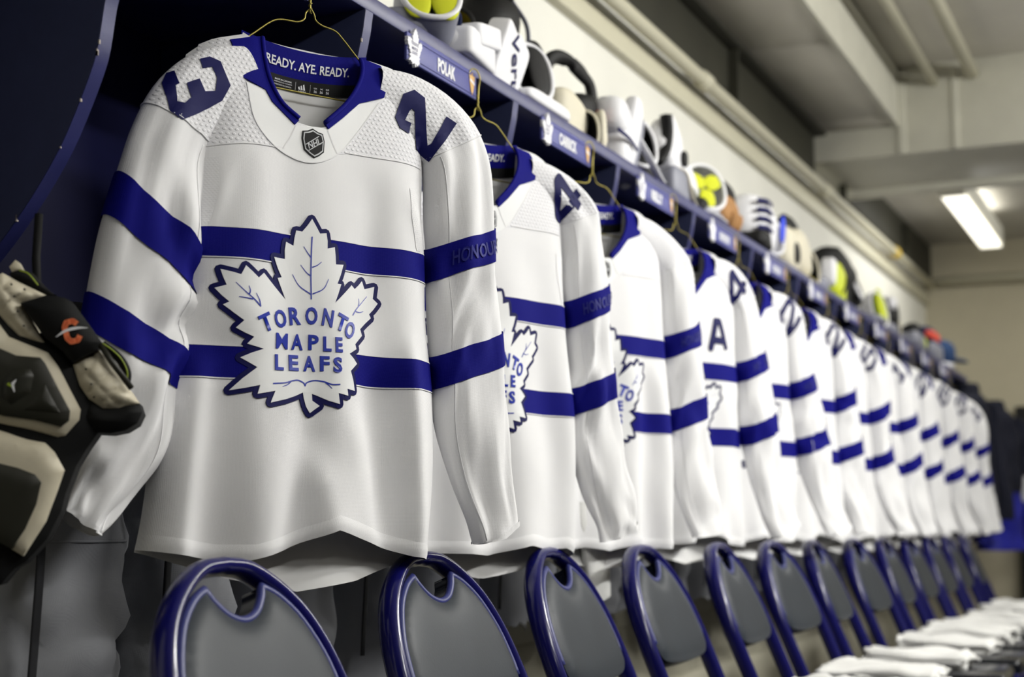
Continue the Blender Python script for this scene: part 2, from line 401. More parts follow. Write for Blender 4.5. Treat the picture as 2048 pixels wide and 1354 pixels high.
LET_PX = [('T',392,718,72,104,-30),('O',478,695,70,106,-17),('R',562,680,62,104,-7),('O',652,680,62,104,1),('N',740,694,58,104,11),('T',820,724,66,104,24),('O',871,768,60,108,25),
          ('M',487,826,70,92,0),('A',575,833,62,92,0),('P',661,838,52,90,0),('L',732,850,42,88,0),('E',797,856,40,90,0),
          ('L',470,950,50,92,0),('E',553,955,54,92,0),('A',637,962,62,92,0),('F',716,966,48,90,0),('S',785,976,48,92,0)]
# crest picture -> crest plane (metres): affine fitted to the crest's own axes
def crest_xy(p):
    x, y = p[0] - 600, p[1] - 675; return (x * 2.8625e-4 + y * 4.7e-6, x * 2.375e-5 - y * 2.529e-4)
CR = [crest_xy(p) for p in CREST_PX]
CR_FILL = {}; 
def crest_parts(step):
    if step in CR_FILL: return CR_FILL[step]
    fill = poly_mesh(CR, step)
    bv, bf = stroke(CR, .0136, closed=True); border = cut2d(bv, bf, step)
    vs = [stroke([crest_xy(q) for q in smooth_path(v, 3 * len(v))], [.0009 + .0013 * i / (3 * len(v)) for i in range(3 * len(v))] if k not in (0, 13) else .002) for k, v in enumerate(VEINS_PX)]
    vn = [join2d(vs[a:b]) for a, b in ((0, 6), (6, 10), (10, 13), (13, 16))]
    let = [(s, *letter(s, *crest_xy((x, y)), w * 2.87e-4, h * 2.53e-4, R(-rot * .9), .012 if s == 'M' else .03)) for s, x, y, w, h, rot in LET_PX]
    CR_FILL[step] = (fill, border, vn, let); return CR_FILL[step]
PX1 = lambda pts: pts
DIG = {'2': [[(0,.68),(0,.85),(.2,1),(.78,1),(1,.84),(1,.62),(0,.12),(0,0),(1,0)]], '4': [[(.72,0),(.72,1),(.62,1),(.0,.38),(.0,.27),(1,.27)]], '5': [[(1,1),(.05,1),(.05,.58),(.78,.58),(1,.44),(1,.16),(.78,0),(.2,0),(0,.15),(0,.28)]],
       '1': [[(.2,.8),(.5,1),(.5,0)], [(.2,0),(.8,0)]], '8': [[(.2,1),(.8,1),(1,.85),(1,.65),(.8,.53),(.2,.53),(0,.65),(0,.85),(.2,1)], [(.2,.53),(.8,.53),(1,.38),(1,.15),(.8,0),(.2,0),(0,.15),(0,.38),(.2,.53)]],
       '3': [[(0,.75),(0,.85),(.2,1),(.8,1),(1,.85),(1,.66),(.8,.52),(.4,.52)], [(.8,.52),(1,.38),(1,.15),(.8,0),(.2,0),(0,.15),(0,.25)]],
       '6': [[(1,.75),(1,.85),(.8,1),(.2,1),(0,.85),(0,.15),(.2,0),(.8,0),(1,.15),(1,.42),(.8,.56),(0,.56)]],
       'A': [[(0,0),(0,.0),(.36,1),(.64,1),(1,0)], [(.17,.3),(.83,.3)]]}

def make_jersey(label, loc, yaw, P):
    """P: seed, res, right, left digit, A patch, sleeve offsets, drape tables"""
    seed = P.get('seed', 1); res = P.get('res', 1.0); rs = np.random.RandomState(seed)
    J = thing('hockey_jersey', label, 'jersey', loc, R(90 - yaw), 'white hockey jerseys hanging in the locker row')
    nu = int(110 * res); nv = int(120 * res)
    cen = P.get('cen', [.012, .012, .012, .012, .010, .006, .006, .006, .006, .008, .002, -.014])
    wid = P.get('wid', [.20, .20, .207, .21, .212, .212, .216, .226, .236, .238, .24, .243])
    dep = P.get('dep', [.034, .046, .056, .066, .074, .08, .084, .086, .086, .088, .09, .092])
    bdep = [.004, .008, .014, .02, .026, .032, .038, .042, .046, .04, .0, -.055]
    hemf = P.get('hem', ([-1, -.62, -.42, -.2, .08, .42, .7, 1], [-.852, -.866, -.866, -.852, -.824, -.846, -.864, -.872]))
    hemb = P.get('hemb', ([-1, -.5, 0, .4, .75, 1], [-.855, -.892, -.914, -.900, -.876, -.866]))
    wob = Wob(seed * 7 + 1, 3.2); wob2 = Wob(seed * 7 + 2, 9.0); vfold = Wob(seed * 7 + 3, 1.0)
    folds = P.get('folds', [])
    def cw(z): return tbl(z, ZK, cen), tbl(z, ZK, wid)
    def ztop(u):          # shoulder line
        a = np.abs(u - .012); return np.where(a < .105, -.066, -.066 - np.where(u < 0, .34, .10) * (a - .105) - 7.5 * np.clip(a - .15, 0, 1) ** 2)
    def prof(u, z):
        c, w = cw(z); s = np.clip((u - c) / w, -1, 1)
        d = np.clip((ztop(u) - z) / .085, 0, 1)
        return (1 - np.abs(s) ** 6.0) ** .5, np.sqrt(1 - (1 - d) ** 2), s
    def fn(u, z):         # front surface
        u = np.asarray(u, float); z = np.asarray(z, float)
        p, t, s = prof(u, z); low = np.clip((-z - .22) / .6, 0, 1)
        vf = np.sin(2 * math.pi * (u * (7 + 1.5 * np.sin(seed)) + .12 * np.sin(6 * z + seed) + seed * .37)) * (.0012 + .011 * low ** 1.4)
        vf += .004 * low * wob(u * 1.2, z * .25) + .002 * wob2(u * .5, z * .35) * (.3 + low)
        for (u0, z0, du, sg, amp, z1, z2) in folds:      # ridge lines
            uc = u0 + du * (z - z0); g = np.clip((z - z1) / .08, 0, 1) * np.clip((z2 - z) / .08, 0, 1); g = g * g * (3 - 2 * g)
            vf = vf + amp * np.exp(-((u - uc) / sg) ** 2) * g
        return (tbl(z, ZK, dep) * p * t) + vf * p * t
    def bn(u, z):
        p, t, s = prof(u, z)
        return -tbl(z, ZK, bdep) * p * t - .006 * np.sin(u * 34 + seed) * np.clip((-z - .4) * 2, 0, 1) * p
    def P3(u, z, n): return np.stack([u, -n, z], -1)
    def place(V, h): return P3(V[:, 0], V[:, 1], fn(V[:, 0], V[:, 1]) + h)
    # --- front and back
    NLx = [-.098, -.09, -.085, -.08, -.07, -.055, -.034, -.014, .006, .016, .040, .06, .078, .094, .104, .13]
    NLz = [-.06, -.085, -.12, -.15, -.18, -.2, -.21, -.213, -.212, -.208, -.19, -.168, -.138, -.105, -.085, -.06]
    def neck(u): return np.interp(u, NLx, NLz)
    s = np.linspace(-1, 1, nu); s = np.sign(s) * (1 - (1 - np.abs(s)) ** 1.25)
    t = np.linspace(0, 1, nv)
    utop = .012 + .2 * s; zt = np.where((utop > -.098) & (utop < .128), neck(utop), ztop(utop)) - .001
    zh = np.interp(s, *hemf)
    Sg, Tg = np.meshgrid(s, t); Z = zh[None] + (zt - zh)[None] * Tg
    c, w = cw(Z); U = c + w * Sg
    front = obj('front_panel', P3(U, Z, fn(U, Z)).reshape(-1, 3), grid_faces(nv, nu), CLOTH, J)
    hemv = np.linspace(0, .022, 4)
    Zh = zh[None] + hemv[:, None]; c, w = cw(Zh); Uh = c + w * s[None]; hh = np.array([.0, .0022, .0022, .0005])[:, None]
    obj('hem', P3(Uh, Zh, fn(Uh, Zh) + hh).reshape(-1, 3), grid_faces(4, nu), CLOTH, front)
    nb = max(24, nu // 2); sb = np.linspace(-1, 1, nb); tb = np.linspace(0, 1, max(30, nv // 2))
    ub = .012 + .2 * sb; zbt = np.where(np.abs(ub - .012) < .11, -.07 + .25 * np.clip(np.abs(ub - .012) - .03, 0, 1) ** 1.5, ztop(ub)) - .001
    zbh = np.interp(sb, *hemb); Sg, Tg = np.meshgrid(sb, tb); Z = zbh[None] + (zbt - zbh)[None] * Tg; c, w = cw(Z); U = c + w * Sg
    obj('back_panel', P3(U, Z, bn(U, Z)).reshape(-1, 3), [f[::-1] for f in grid_faces(len(tb), nb)], CLOTHIN, J)
    # --- stripes on the body
    def band(name, za, zb, parent, m=BLUE, h=.0012, sk=0.0, fnc=fn, sgn=1):
        zz = np.linspace(za, zb, 8); Zs = zz[:, None] + sk * s[None] + 0 * s[None]; c, w = cw(Zs); Us = c + w * s[None] * .999
        return obj(name, P3(Us, Zs, fnc(Us, Zs) + sgn * h).reshape(-1, 3), grid_faces(8, nu), m, parent)
    st = P.get('stripes', ((-.433, -.388), (-.607, -.560)))
    for (a, b) in st: band('stripe', a, b, J)
    for (a, b) in st: band('stripe', a, b, J, fnc=bn, sgn=-1)
    if res > .6:
        for (a, b) in st:
            for zz in (a, b): 
                v, f = stroke([(cw(np.array(zz))[0] + cw(np.array(zz))[1] * q, zz) for q in np.linspace(-.985, .985, 60)], .0016, rnd=False); obj('stitch_line', *(lambda X: (place(X, .0019), f))(v), SEAM, front)
    # --- collar (two wings), neck insert, seams
    CL = [(-.129,-.088),(-.131,-.118),(-.118,-.153),(-.08,-.165),(-.068,-.181),(-.028,-.211),(-.021,-.203),(-.055,-.18),(-.077,-.147),(-.085,-.117),(-.08,-.09),(-.074,-.07)]
    CRr = [(.029,-.209),(.023,-.2),(.06,-.166),(.082,-.131),(.096,-.10),(.105,-.07),(.139,-.078),(.138,-.112),(.127,-.141),(.083,-.158),(.053,-.188)]
    def nk(q): return [(u - .014 * min(1, max(0, (-z - .12) / .08)), z - .005 * min(1, max(0, (-z - .12) / .08))) for u, z in q]
    CL, CRr = nk(CL), nk(CRr)
    for q in (CL, CRr):
        V, F = poly_mesh(q, .005); v, f = slab(V, F, place, -.002, .0034); obj('collar', v, f, BLUE, J)
    if res > .45:
        for q in (nk([(-.073,-.073),(-.079,-.09),(-.083,-.117),(-.075,-.147),(-.053,-.179),(-.021,-.2)]), nk([(.023,-.2),(.059,-.163),(.08,-.129),(.094,-.1),(.102,-.075)])):
            pts = smooth_path(q, 24); pp = place(pts, .0036); vv, ff = tube_grid(pp, .0036, 8); obj('collar_rib', vv, ff, BLUE, J)
    ins = smooth_path(nk([(-.112,-.158),(-.096,-.212),(-.069,-.247),(-.036,-.264),(-.004,-.268),(.028,-.257),(.056,-.236),(.085,-.203),(.12,-.15)]), 40)
    innr = nk([(.084,-.158),(.054,-.189),(.029,-.21),(.0,-.21),(-.028,-.212),(-.068,-.18),(-.08,-.164)])
    V, F = poly_mesh([tuple(q) for q in ins] + innr, .008); v, f = slab(V, F, place, -.001, .0013); ni = obj('neck_insert', v, f, CRESTW, J)
    if res > .45:
        v, f = stroke(ins, .0018, rnd=False); obj('stitch_line', place(v, .0022), f, SEAM, ni)
        for q in (nk([(-.026,-.212),(-.036,-.232),(-.05,-.252)]), nk([(.028,-.21),(.035,-.23),(.042,-.246)])):
            v, f = stroke(smooth_path(q, 12), .0016, rnd=False); obj('stitch_line', place(v, .0022), f, SEAM, ni)
    # dimpled yoke either side of the insert
    def yk(pts, name='yoke'):
        V, F = poly_mesh(pts, .012); v, f = slab(V, F, place, -.001, .0006); return obj(name, v, f, MESHW, J)
    insl = [tuple(q) for q in ins if q[0] < -.03]; insr = [tuple(q) for q in ins if q[0] > .025]
    L0 = [(-.197,-.145),(-.203,-.2),(-.203,-.27)] ; R0 = [(.2,-.245),(.208,-.2),(.21,-.145)]
    yl = yk(insl[::1] + [(-.07,-.256),(-.12,-.258),(-.16,-.264)] + L0[::-1] + [(-.17,-.098),(-.15,-.087),(-.116,-.083),(-.116,-.122)])
    yr = yk([(.14,-.08),(.139,-.113),(.128,-.143)] + insr[::-1] + [(.06,-.247),(.11,-.246),(.16,-.245)] + R0 + [(.19,-.104),(.17,-.088)])
    if res > .45:
        for (q, pr) in (([(-.203,-.272),(-.16,-.264),(-.12,-.258),(-.06,-.256)], yl), ([(.045,-.247),(.11,-.246),(.16,-.245),(.2,-.246)], yr)):
            v, f = stroke(smooth_path(q, 24), .0017, rnd=False); obj('stitch_line', place(v, .0016), f, SEAM, pr)
    # perforated side panels
    if res > .6:
        for sg in (-1, 1):
            q = [(sg * .2 + (.0 if sg > 0 else .004), -.285), (sg * .165, -.285), (sg * .166, -.33), (sg * .178, -.385), (sg * .188, -.385), (sg * .192, -.33)]
            V, F = poly_mesh(q if sg < 0 else q[::-1], .012); obj('mesh_gusset', place(V, .0007), F, PERF, J)
    # --- inner neck: printed band, black tape
    def inner(name, za, zb, m, h, par, sag=.012, ua=-.1, ubb=.125):
        uu = np.linspace(ua, ubb, 30); rows = np.linspace(0, 1, 4); g = (np.abs(uu - .012) / .11) ** 2
        Zs = za + (zb - za) * rows[:, None] + sag * (g[None] - 1) + 0 * rows[:, None]; Us = uu[None] + 0 * Zs
        return obj(name, P3(Us, Zs, bn(Us, Zs) + h).reshape(-1, 3), grid_faces(4, 30), m, par)
    ib = inner('neck_band', -.108, -.062, BLUE, .002, J); it = inner('neck_tape', -.127, -.107, BLK, .003, J)
    def inplace(V, h):
        g = (np.abs(V[:, 0] - .012) / .11) ** 2; z = V[:, 1] + .012 * (g - 1); return P3(V[:, 0], z, bn(V[:, 0], z) + h)
    V, F = letter('READY. AYE. READY.', .02, -.087, .150, .0145, 0, .02); V, F = cut2d(V, F, None); obj('lettering', inplace(V, .0035), F, WPRT, ib)
    if res > .45:
        tri = [poly_mesh([(.006 + k * .0042, -.1225), (.0095 + k * .0042, -.1225), (.0068 + k * .0042, -.1175 + k * .0022), (.0048 + k * .0042, -.1190 + k * .0022)], None) for k in range(3)]
        tri += [letter('adidas', .0125, -.1245, .014, .0025, 0, .02), letter('MADE IN CANADA', -.022, -.1145, .03, .0026, 0, .02), letter('FABRIQUE AU CANADA', -.022, -.1185, .032, .0022, 0, .01), letter('FABRICADO EN CANADA', -.022, -.1225, .03, .0022, 0, .01)]
        for k, x in enumerate((.036, .047, .058)): tri += [letter(('USA', 'X', 'EUR')[k], x, -.1165, .006, .0024, 0, .02), letter('56', x, -.1215, .0055, .004, 0, .02)]
        for x in (.0, .0265): tri.append(([(x - .0002, -.125), (x + .0002, -.125), (x + .0002, -.112), (x - .0002, -.112)], [(0, 1, 2, 3)]))
        V, F = join2d(tri); obj('lettering', inplace(V, .0045), F, WPRT, it)
    # --- league shield under the collar
    shp = [(-.017,.018),(-.009,.0195),(0,.024),(.009,.0195),(.017,.018),(.019,.006),(.0165,-.012),(.008,-.019),(0,-.0235),(-.008,-.019),(-.0165,-.012),(-.019,.006)]
    sx0, sz0 = P.get('shield', (-.013, -.242))
    def shb(k, h, m, nm, par):
        V, F = poly_mesh([(sx0 + x * k, sz0 + zq * k) for x, zq in shp], .006); v, f = slab(V, F, place, 0, h); return obj(nm, v, f, m, par)
    se = shb(1.0, .0030, BLK, 'shield_emblem', J); shb(.9, .0034, SILV, 'shield_rim', se); shb(.8, .0038, BLK, 'shield_field', se)
    V, F = join2d([(np.array([(-.016, -.012), (-.013, -.0155), (.0165, .011), (.0155, .0145)]) + (sx0, sz0), [(0, 1, 2, 3)])]); 
    if res <= .6: obj('shield_bend', place(V, .0042), F, SILV, se)
    V, F = join2d([letter('NHL', sx0 + .0005, sz0, .024, .0095, R(26), .02, .25)]); obj('lettering', place(V, .0046), F, SILV, se)
    if res > .45:
        V, F = join2d([stroke([(sx0 - .0145, sz0 - .004), (sx0 + .009, sz0 + .0125)], .0012, rnd=False), stroke([(sx0 - .010, sz0 - .013), (sx0 + .015, sz0 + .004)], .0012, rnd=False)]); obj('shield_rule', place(V, .0045), F, SILV, se)
    # --- crest
    if P.get('crest', True):
        fill, border, vn, let = crest_parts(.014 if res > .6 else .03); c0 = np.array(P.get('crest_at', (-.034, -.508)))
        v, f = slab(border[0] + c0, border[1], place, .0002, .0022); cb = obj('crest_border', v, f, BLUED, J)
        v, f = slab(fill[0] + c0, fill[1], place, .0002, .0032); cf = obj('crest_leaf', v, f, CRESTW, J)
        for q in vn: obj('leaf_vein', place(q[0] + c0, .0037), q[1], CRESTB, cf)
        for (ch, V, F) in let:
            v, f = slab(V + c0, F, place, .0025, .0046); obj('letter', v, f, CRESTB, cf)
    # --- sleeves
    def sleeve(path, stripes, side, hon=False):
        N = int(90 * res); M = int(44 * max(res, .6)); Q = smooth_path(path, N)      # columns: u, z, n, half width a, half depth b
        C3 = np.stack([Q[:, 0], -Q[:, 2], Q[:, 1]], -1); T = np.gradient(C3, axis=0); T /= np.linalg.norm(T, axis=1)[:, None]
        A = np.cross(np.array([0, -1.0, 0])[None], T); A /= np.linalg.norm(A, axis=1)[:, None]   # in-plane side direction
        A *= np.sign(A[:, :1]) ; Bn = np.tile(np.array([0, -1.0, 0]), (N, 1))
        wn = Wob(seed * 31 + (5 if side > 0 else 9), 1.0)
        tt = np.linspace(0, 1, N)
        elb = P.get('elbow', 1.0)
        def surf(t, ph, h=0.0):
            t = np.asarray(t, float); ph = np.asarray(ph, float); t = t * (1 - .035 * side * np.cos(ph) * np.clip(t, 0, 1) ** 7 - .0 * t)
            ii = np.clip(t, 0, 1) * (N - 1)
            g = lambda X: np.stack([np.interp(ii, np.arange(N), X[:, k]) for k in range(X.shape[1])], -1) if X.ndim > 1 else np.interp(ii, np.arange(N), X)
            c = g(C3); a = g(A); b = g(Bn); ra = g(Q[:, 3]); rb = g(Q[:, 4])
            cs, sn = np.cos(ph), np.sin(ph); cs = np.sign(cs) * np.abs(cs) ** .8; sn = np.sign(sn) * np.abs(sn) ** .9
            cp = np.cos(ph); env = np.clip(t * 4, 0, 1)
            wr = .011 * elb * np.sin(2 * math.pi * (t * 6.0 + side * .55 * cp + .25 * wn(t * 2, cp * .5)) + seed) * np.exp(-((t - .55) / .17) ** 2) * np.clip(.55 - .75 * side * cp, 0, 1.2)
            wr *= .6 if side > 0 else 1
            wr += (.007 if side < 0 else .004) * elb * np.sin(2 * math.pi * (t * 3.2 - side * .8 * cp + .3 * wn(t * 1.3 + 4, cp * .7)) + 2 * seed) * np.exp(-((t - .82) / .2) ** 2)
            wr += (.006 if side < 0 else .003) * np.exp(-((cp - .35 * np.sin(4 * t + seed)) / .22) ** 2) * np.clip(t * 3 - .6, 0, 1) - (.006 if side < 0 else .002) * np.exp(-((cp + .45 - .3 * np.sin(3 * t + 1.7 * seed)) / .2) ** 2) * np.clip(t * 3 - .5, 0, 1)
            wr += .004 * wn(t * 3, cp * .8) * env
            return c + a * (cs * (ra + h))[..., None] + b * (sn * (rb * .86 + wr * np.clip(np.sin(ph) + .5, 0, 1) + h))[..., None] + a * (wr * .35 * cs)[..., None]
        ph = np.linspace(0, 2 * math.pi, M, endpoint=False)
        Tg, Pg = np.meshgrid(np.linspace(0, 1, N), ph, indexing='ij')
        o = obj('sleeve', surf(Tg, Pg).reshape(-1, 3), grid_faces(N, M, True), CLOTH, J)
        for (ta, tb, sk) in stripes:
            nst = 8; r = np.linspace(0, 1, nst)[:, None]; pp = ph[None]
            tv = ta + (tb - ta) * r + sk * np.cos(pp); obj('stripe', surf(tv, pp + 0 * tv, .0012 + .0012 / res).reshape(-1, 3), grid_faces(nst, M, True), BLUE, o)
        r = np.linspace(0, 1, 4)[:, None]; pp = ph[None]; tv = .972 + .028 * r + 0 * pp
        obj('cuff', surf(tv, pp + 0 * tv, .0022).reshape(-1, 3), grid_faces(4, M, True), CLOTH, o)
        # shoulder cap of dimpled mesh
        if res > .45:
            r = np.linspace(0, 1, 14)[:, None]; tv = .0 + .235 * r + 0 * pp; cp = obj('shoulder_cap', surf(tv, pp + 0 * tv, .0007).reshape(-1, 3), grid_faces(14, M, True), MESHW, o)
            sm = surf(np.full(M, .235), ph, .001); v, f = tube_grid(sm, .0011, 6, True); obj('stitch_line', v, f, SEAM, o)
            q = np.linspace(.25, .97, 60); sm = surf(q, np.full(60, math.pi / 2 + .75 * side), .0004); v, f = tube_grid(sm, .0007, 5); obj('stitch_line', v, f, SEAM, o)
        if hon and res > .45:
            (ta, tb, sk) = stripes[0]; V, F = letter('HONOUR. PRIDE. COURAGE.', 0, 0, 1, 1, 0, .02); lo, hi = V.min(0), V.max(0); V = (V - lo) / (hi - lo)
            pa = math.pi * .70; phv = pa - V[:, 0] * 3.6; tv = (tb - ta) * .74 - V[:, 1] * (tb - ta) * .46 + ta + sk * np.cos(phv)
            obj('embossed_lettering', surf(tv, phv, .0042), F, EMBOSS, o)
        return o
    sR = P.get('sleeveR'); sL = P.get('sleeveL')
    so = sleeve(sR, P.get('stR', ((.385, .445, -.022), (.570, .630, -.022))), 1, True)
    sl = sleeve(sL, P.get('stL', ((.40, .465, .045), (.565, .625, .035))), -1)
    # --- shoulder digits, laid on the cloth
    def bvh(o): 
        return BVHTree.FromPolygons([v.co[:] for v in o.data.vertices], [p.vertices[:] for p in o.data.polygons])
    trees = [bvh(front), bvh(so), bvh(sl)]
    def drop(V, h):
        out = []; d = Vector((.475, .835, .277)).normalized()
        for (u, z) in V:
            # (u, z) is where the point sits on the plane n = .05; travel along d
            o0 = Vector((u, -.05, z)) - d * .3; best = None
            for tr in trees:
                hit = tr.ray_cast(o0, d)
                if hit[0] is not None and (best is None or hit[3] < best[3]): best = hit
            if best and best[3] < .42: nn = best[1]; nn = -nn if nn.dot(d) > 0 else nn; p = best[0] + nn * h
            else: p = None
            out.append(tuple(p) if p else (0, 0, 9))
        return np.array(out)
    def lay(name, V, F, h, m):
        D = drop(V, h); F = [q for q in F if all(D[i][2] < 5 for i in q)]; use = sorted({i for q in F for i in q}); mp = {a: b for b, a in enumerate(use)}
        return obj(name, D[use], [tuple(mp[i] for i in q) for q in F], m, J)
    def digit(ch, o0, gx, gy):
        V, F = join2d([stroke(pl, .24, rnd=True) for pl in DIG[ch]]); V, F = cut2d(V, F, None)
        o0, gx, gy = map(np.array, (o0, gx, gy)); V = o0 + (.05 + .9 * V[:, :1]) * gx + (-.03 + .95 * V[:, 1:]) * gy
        V, F = cut2d(V, F, .012); return V, F
    if P.get('right'):
        V, F = P['rightpoly'] if 'rightpoly' in P else digit(P['right'], (.203, -.224), (.054, .07), (-.055, .053))
        lay('number_digit', V, F, .0022, BLUED)
    if P.get('left'):
        V, F = P['leftpoly'] if 'leftpoly' in P else digit(P['left'], (-.254, -.184), (.041, -.057), (.072, .054))
        lay('number_digit', V, F, .0022, BLUED)
    if P.get('A'):
        V, F = join2d([stroke(pl, .26) for pl in DIG['A']]); V = np.array([.066, -.348]) + V * (.066, .074); V, F = cut2d(V, F, .02); v, f = slab(V, F, place, .0005, .003)
        obj('letter_patch', v, f, BLUED, J)
    return J
def make_hanger(label, loc, yaw):
    GOLD = mat('gold_wire', (150, 138, 64), .35, .6, metal=.6)
    H = thing('wire_hanger', label, 'hanger', loc, R(90 - yaw), 'gold wire hangers in the locker row')
    def wire(pts, nm, r=.0014, n=40): 
        q = smooth_path(pts, n); v, f = tube_grid(q, r, 8); return obj(nm, v, f, GOLD, H)
    hk = [(-.012, -.002, .047), (-.013, -.002, .058), (-.004, -.002, .068), (.008, -.002, .066), (.015, -.002, .052), (.014, 0, .036), (.012, 0, .01), (.0115, 0, -.012)]
    wire(hk, 'hook')
    wire([(.0115, .002, -.005), (.004, .001, -.013), (.001, 0, -.024), (-.012, 0, -.031), (-.04, 0, -.033), (-.06, 0, -.042), (-.1, 0, -.075), (-.15, 0, -.105), (-.185, 0, -.128), (-.19, 0, -.138), (-.183, 0, -.142)], 'left_arm')
    wire([(.0115, -.002, -.005), (.018, -.001, -.013), (.022, 0, -.022), (.034, 0, -.028), (.058, 0, -.032), (.075, 0, -.045), (.12, 0, -.085), (.17, 0, -.11), (.205, 0, -.13), (.21, 0, -.139), (.203, 0, -.142)], 'right_arm')
    wire([(-.185, 0, -.142), (0.01, 0, -.144), (.205, 0, -.142)], 'bottom_bar', n=12)
    tw = [(.0115 + .0022 * math.cos(a), .0022 * math.sin(a), -.012 + .03 * a / 22) for a in np.linspace(0, 22, 90)]
    v, f = tube_grid(tw, .0012, 6); obj('twist', v, f, GOLD, H)
    return H

SR1 = [(.12,-.125,.03,.04,.028),(.185,-.142,.034,.055,.034),(.243,-.175,.038,.062,.04),(.272,-.225,.042,.06,.044),(.282,-.33,.044,.06,.047),(.288,-.41,.044,.063,.048),(.297,-.5,.042,.066,.048),(.304,-.58,.04,.068,.048),(.311,-.66,.042,.068,.038),(.325,-.735,.044,.058,.031),(.345,-.80,.046,.046,.026),(.354,-.838,.047,.040,.024)]
SL1 = [(-.10,-.132,.03,.036,.028),(-.155,-.160,.032,.05,.032),(-.198,-.205,.034,.058,.036),(-.229,-.268,.036,.059,.04),(-.246,-.34,.038,.064,.044),(-.258,-.43,.038,.074,.046),(-.268,-.52,.036,.08,.046),(-.278,-.60,.034,.075,.044),(-.287,-.68,.032,.069,.042),(-.305,-.745,.03,.055,.038),(-.33,-.795,.028,.037,.032),(-.342,-.818,.028,.03,.03)]
D3 = [(-0.249, -0.186), (-0.243, -0.17), (-0.23, -0.164), (-0.221, -0.181), (-0.227, -0.185), (-0.223, -0.208), (-0.211, -0.208), (-0.202, -0.198), (-0.21, -0.178), (-0.19, -0.168), (-0.181, -0.185), (-0.165, -0.181), (-0.163, -0.161), (-0.171, -0.147), (-0.186, -0.152), (-0.191, -0.139), (-0.176, -0.132), (-0.158, -0.136), (-0.141, -0.169), (-0.154, -0.195), (-0.174, -0.209), (-0.192, -0.22), (-0.214, -0.233), (-0.234, -0.224), (-0.24, -0.205)]
D2 = [(0.148, -0.168), (0.164, -0.127), (0.185, -0.117), (0.205, -0.127), (0.21, -0.19), (0.212, -0.204), (0.219, -0.2), (0.247, -0.15), (0.268, -0.158), (0.217, -0.231), (0.189, -0.214), (0.186, -0.152), (0.181, -0.148), (0.176, -0.153), (0.168, -0.169), (0.18, -0.172), (0.175, -0.191), (0.157, -0.184)]

# ---- the jerseys along the row
def vary(path, seed, amt, du=0.0, dz=0.0, dn=0.0):
    r = np.random.RandomState(seed); out = []; k = len(path); a, b = r.uniform(-1, 1, 2)
    for i, (u, z, n, wa, wb) in enumerate(path):
        f = max(0, (i - 3) / (k - 4)); out.append((u - (.018 * min(1, i / 3) if u > 0 else 0) + amt * .02 * a * f * f + du * f ** 1.5, z + dz * f, n + amt * .02 * b * f + dn * f ** 1.6, wa * (.82 + .08 * amt * math.sin(i * 1.3 + seed) + (.6 * f ** 3 if u > 0 else 0)), wb * (1 + .12 * amt * math.cos(i + seed))))
    return out
def jrow(k): return (-1.255, 1.944 + SP * k, 1.72)
J1 = dict(seed=3, res=1.0, right='2', left='3', rightpoly=poly_mesh(D2, .01), leftpoly=poly_mesh(D3, .01), sleeveR=SR1, sleeveL=SL1,
          folds=[(.004, -.826, -.14, .028, .015, -.95, -.68), (-.16, -.86, .08, .05, -.012, -.95, -.5), (.13, -.86, -.1, .04, -.014, -.95, -.55), (-.1, -.3, .05, .035, .006, -.46, -.22), (.1, -.3, .1, .03, -.006, -.5, -.25), (-.165, -.33, .3, .016, .008, -.5, -.27), (.18, -.33, -.35, .016, .009, -.52, -.27), (-.07, -.8, .12, .026, .007, -.95, -.55), (.085, -.8, -.14, .024, .009, -.95, -.62), (-.2, -.75, .1, .02, .010, -.95, -.55), (.17, -.7, -.05, .02, .010, -.9, -.5)])
make_jersey('white jersey with 2 and 3 on the shoulders, nearest and largest, sharp in focus', jrow(0), 28, J1)
make_hanger('gold wire hanger holding the nearest jersey', (-1.246, 1.944, 1.72), 28)
ORD = ['second', 'third', 'fourth', 'fifth', 'sixth', 'seventh', 'eighth', 'ninth', 'tenth', 'eleventh', 'twelfth']
# yaw, right digit, left digit, sleeve du, dn, res, note
ROW = [(23, '4', '6', .01, .03, .8, 'with a 4 on the shoulder, second from the left'),
       (23, None, '8', .0, .05, .62, 'with no shoulder number, hanging third from the left'),
       (23, '4', '4', .01, .06, .55, 'with a captain letter A on the chest, fourth along'),
       (20, '2', '2', .01, .07, .5, 'with a 2 on the shoulder, fifth along from the left'),
       (22, '2', '1', -.02, .03, .45, 'sixth along the row, with a small blurred 2 on its shoulder'),
       (20, '5', '2', .02, .09, .4, 'with a blurred 5 on the shoulder, seventh along'),
       (22, '1', '1', .0, .04, .4, 'eighth along the row, just past the number 5 jersey'),
       (20, '2', '4', .01, .06, .4, 'ninth along the row, fourth from its far end'),
       (22, '6', '1', .0, .05, .4, 'tenth along the row, third from its far end'),
       (20, '3', '4', .02, .08, .4, 'eleventh along the row, second from its far end'),
       (20, '1', '3', .02, .06, .4, 'last and smallest at the far end, beside the dark coats')]
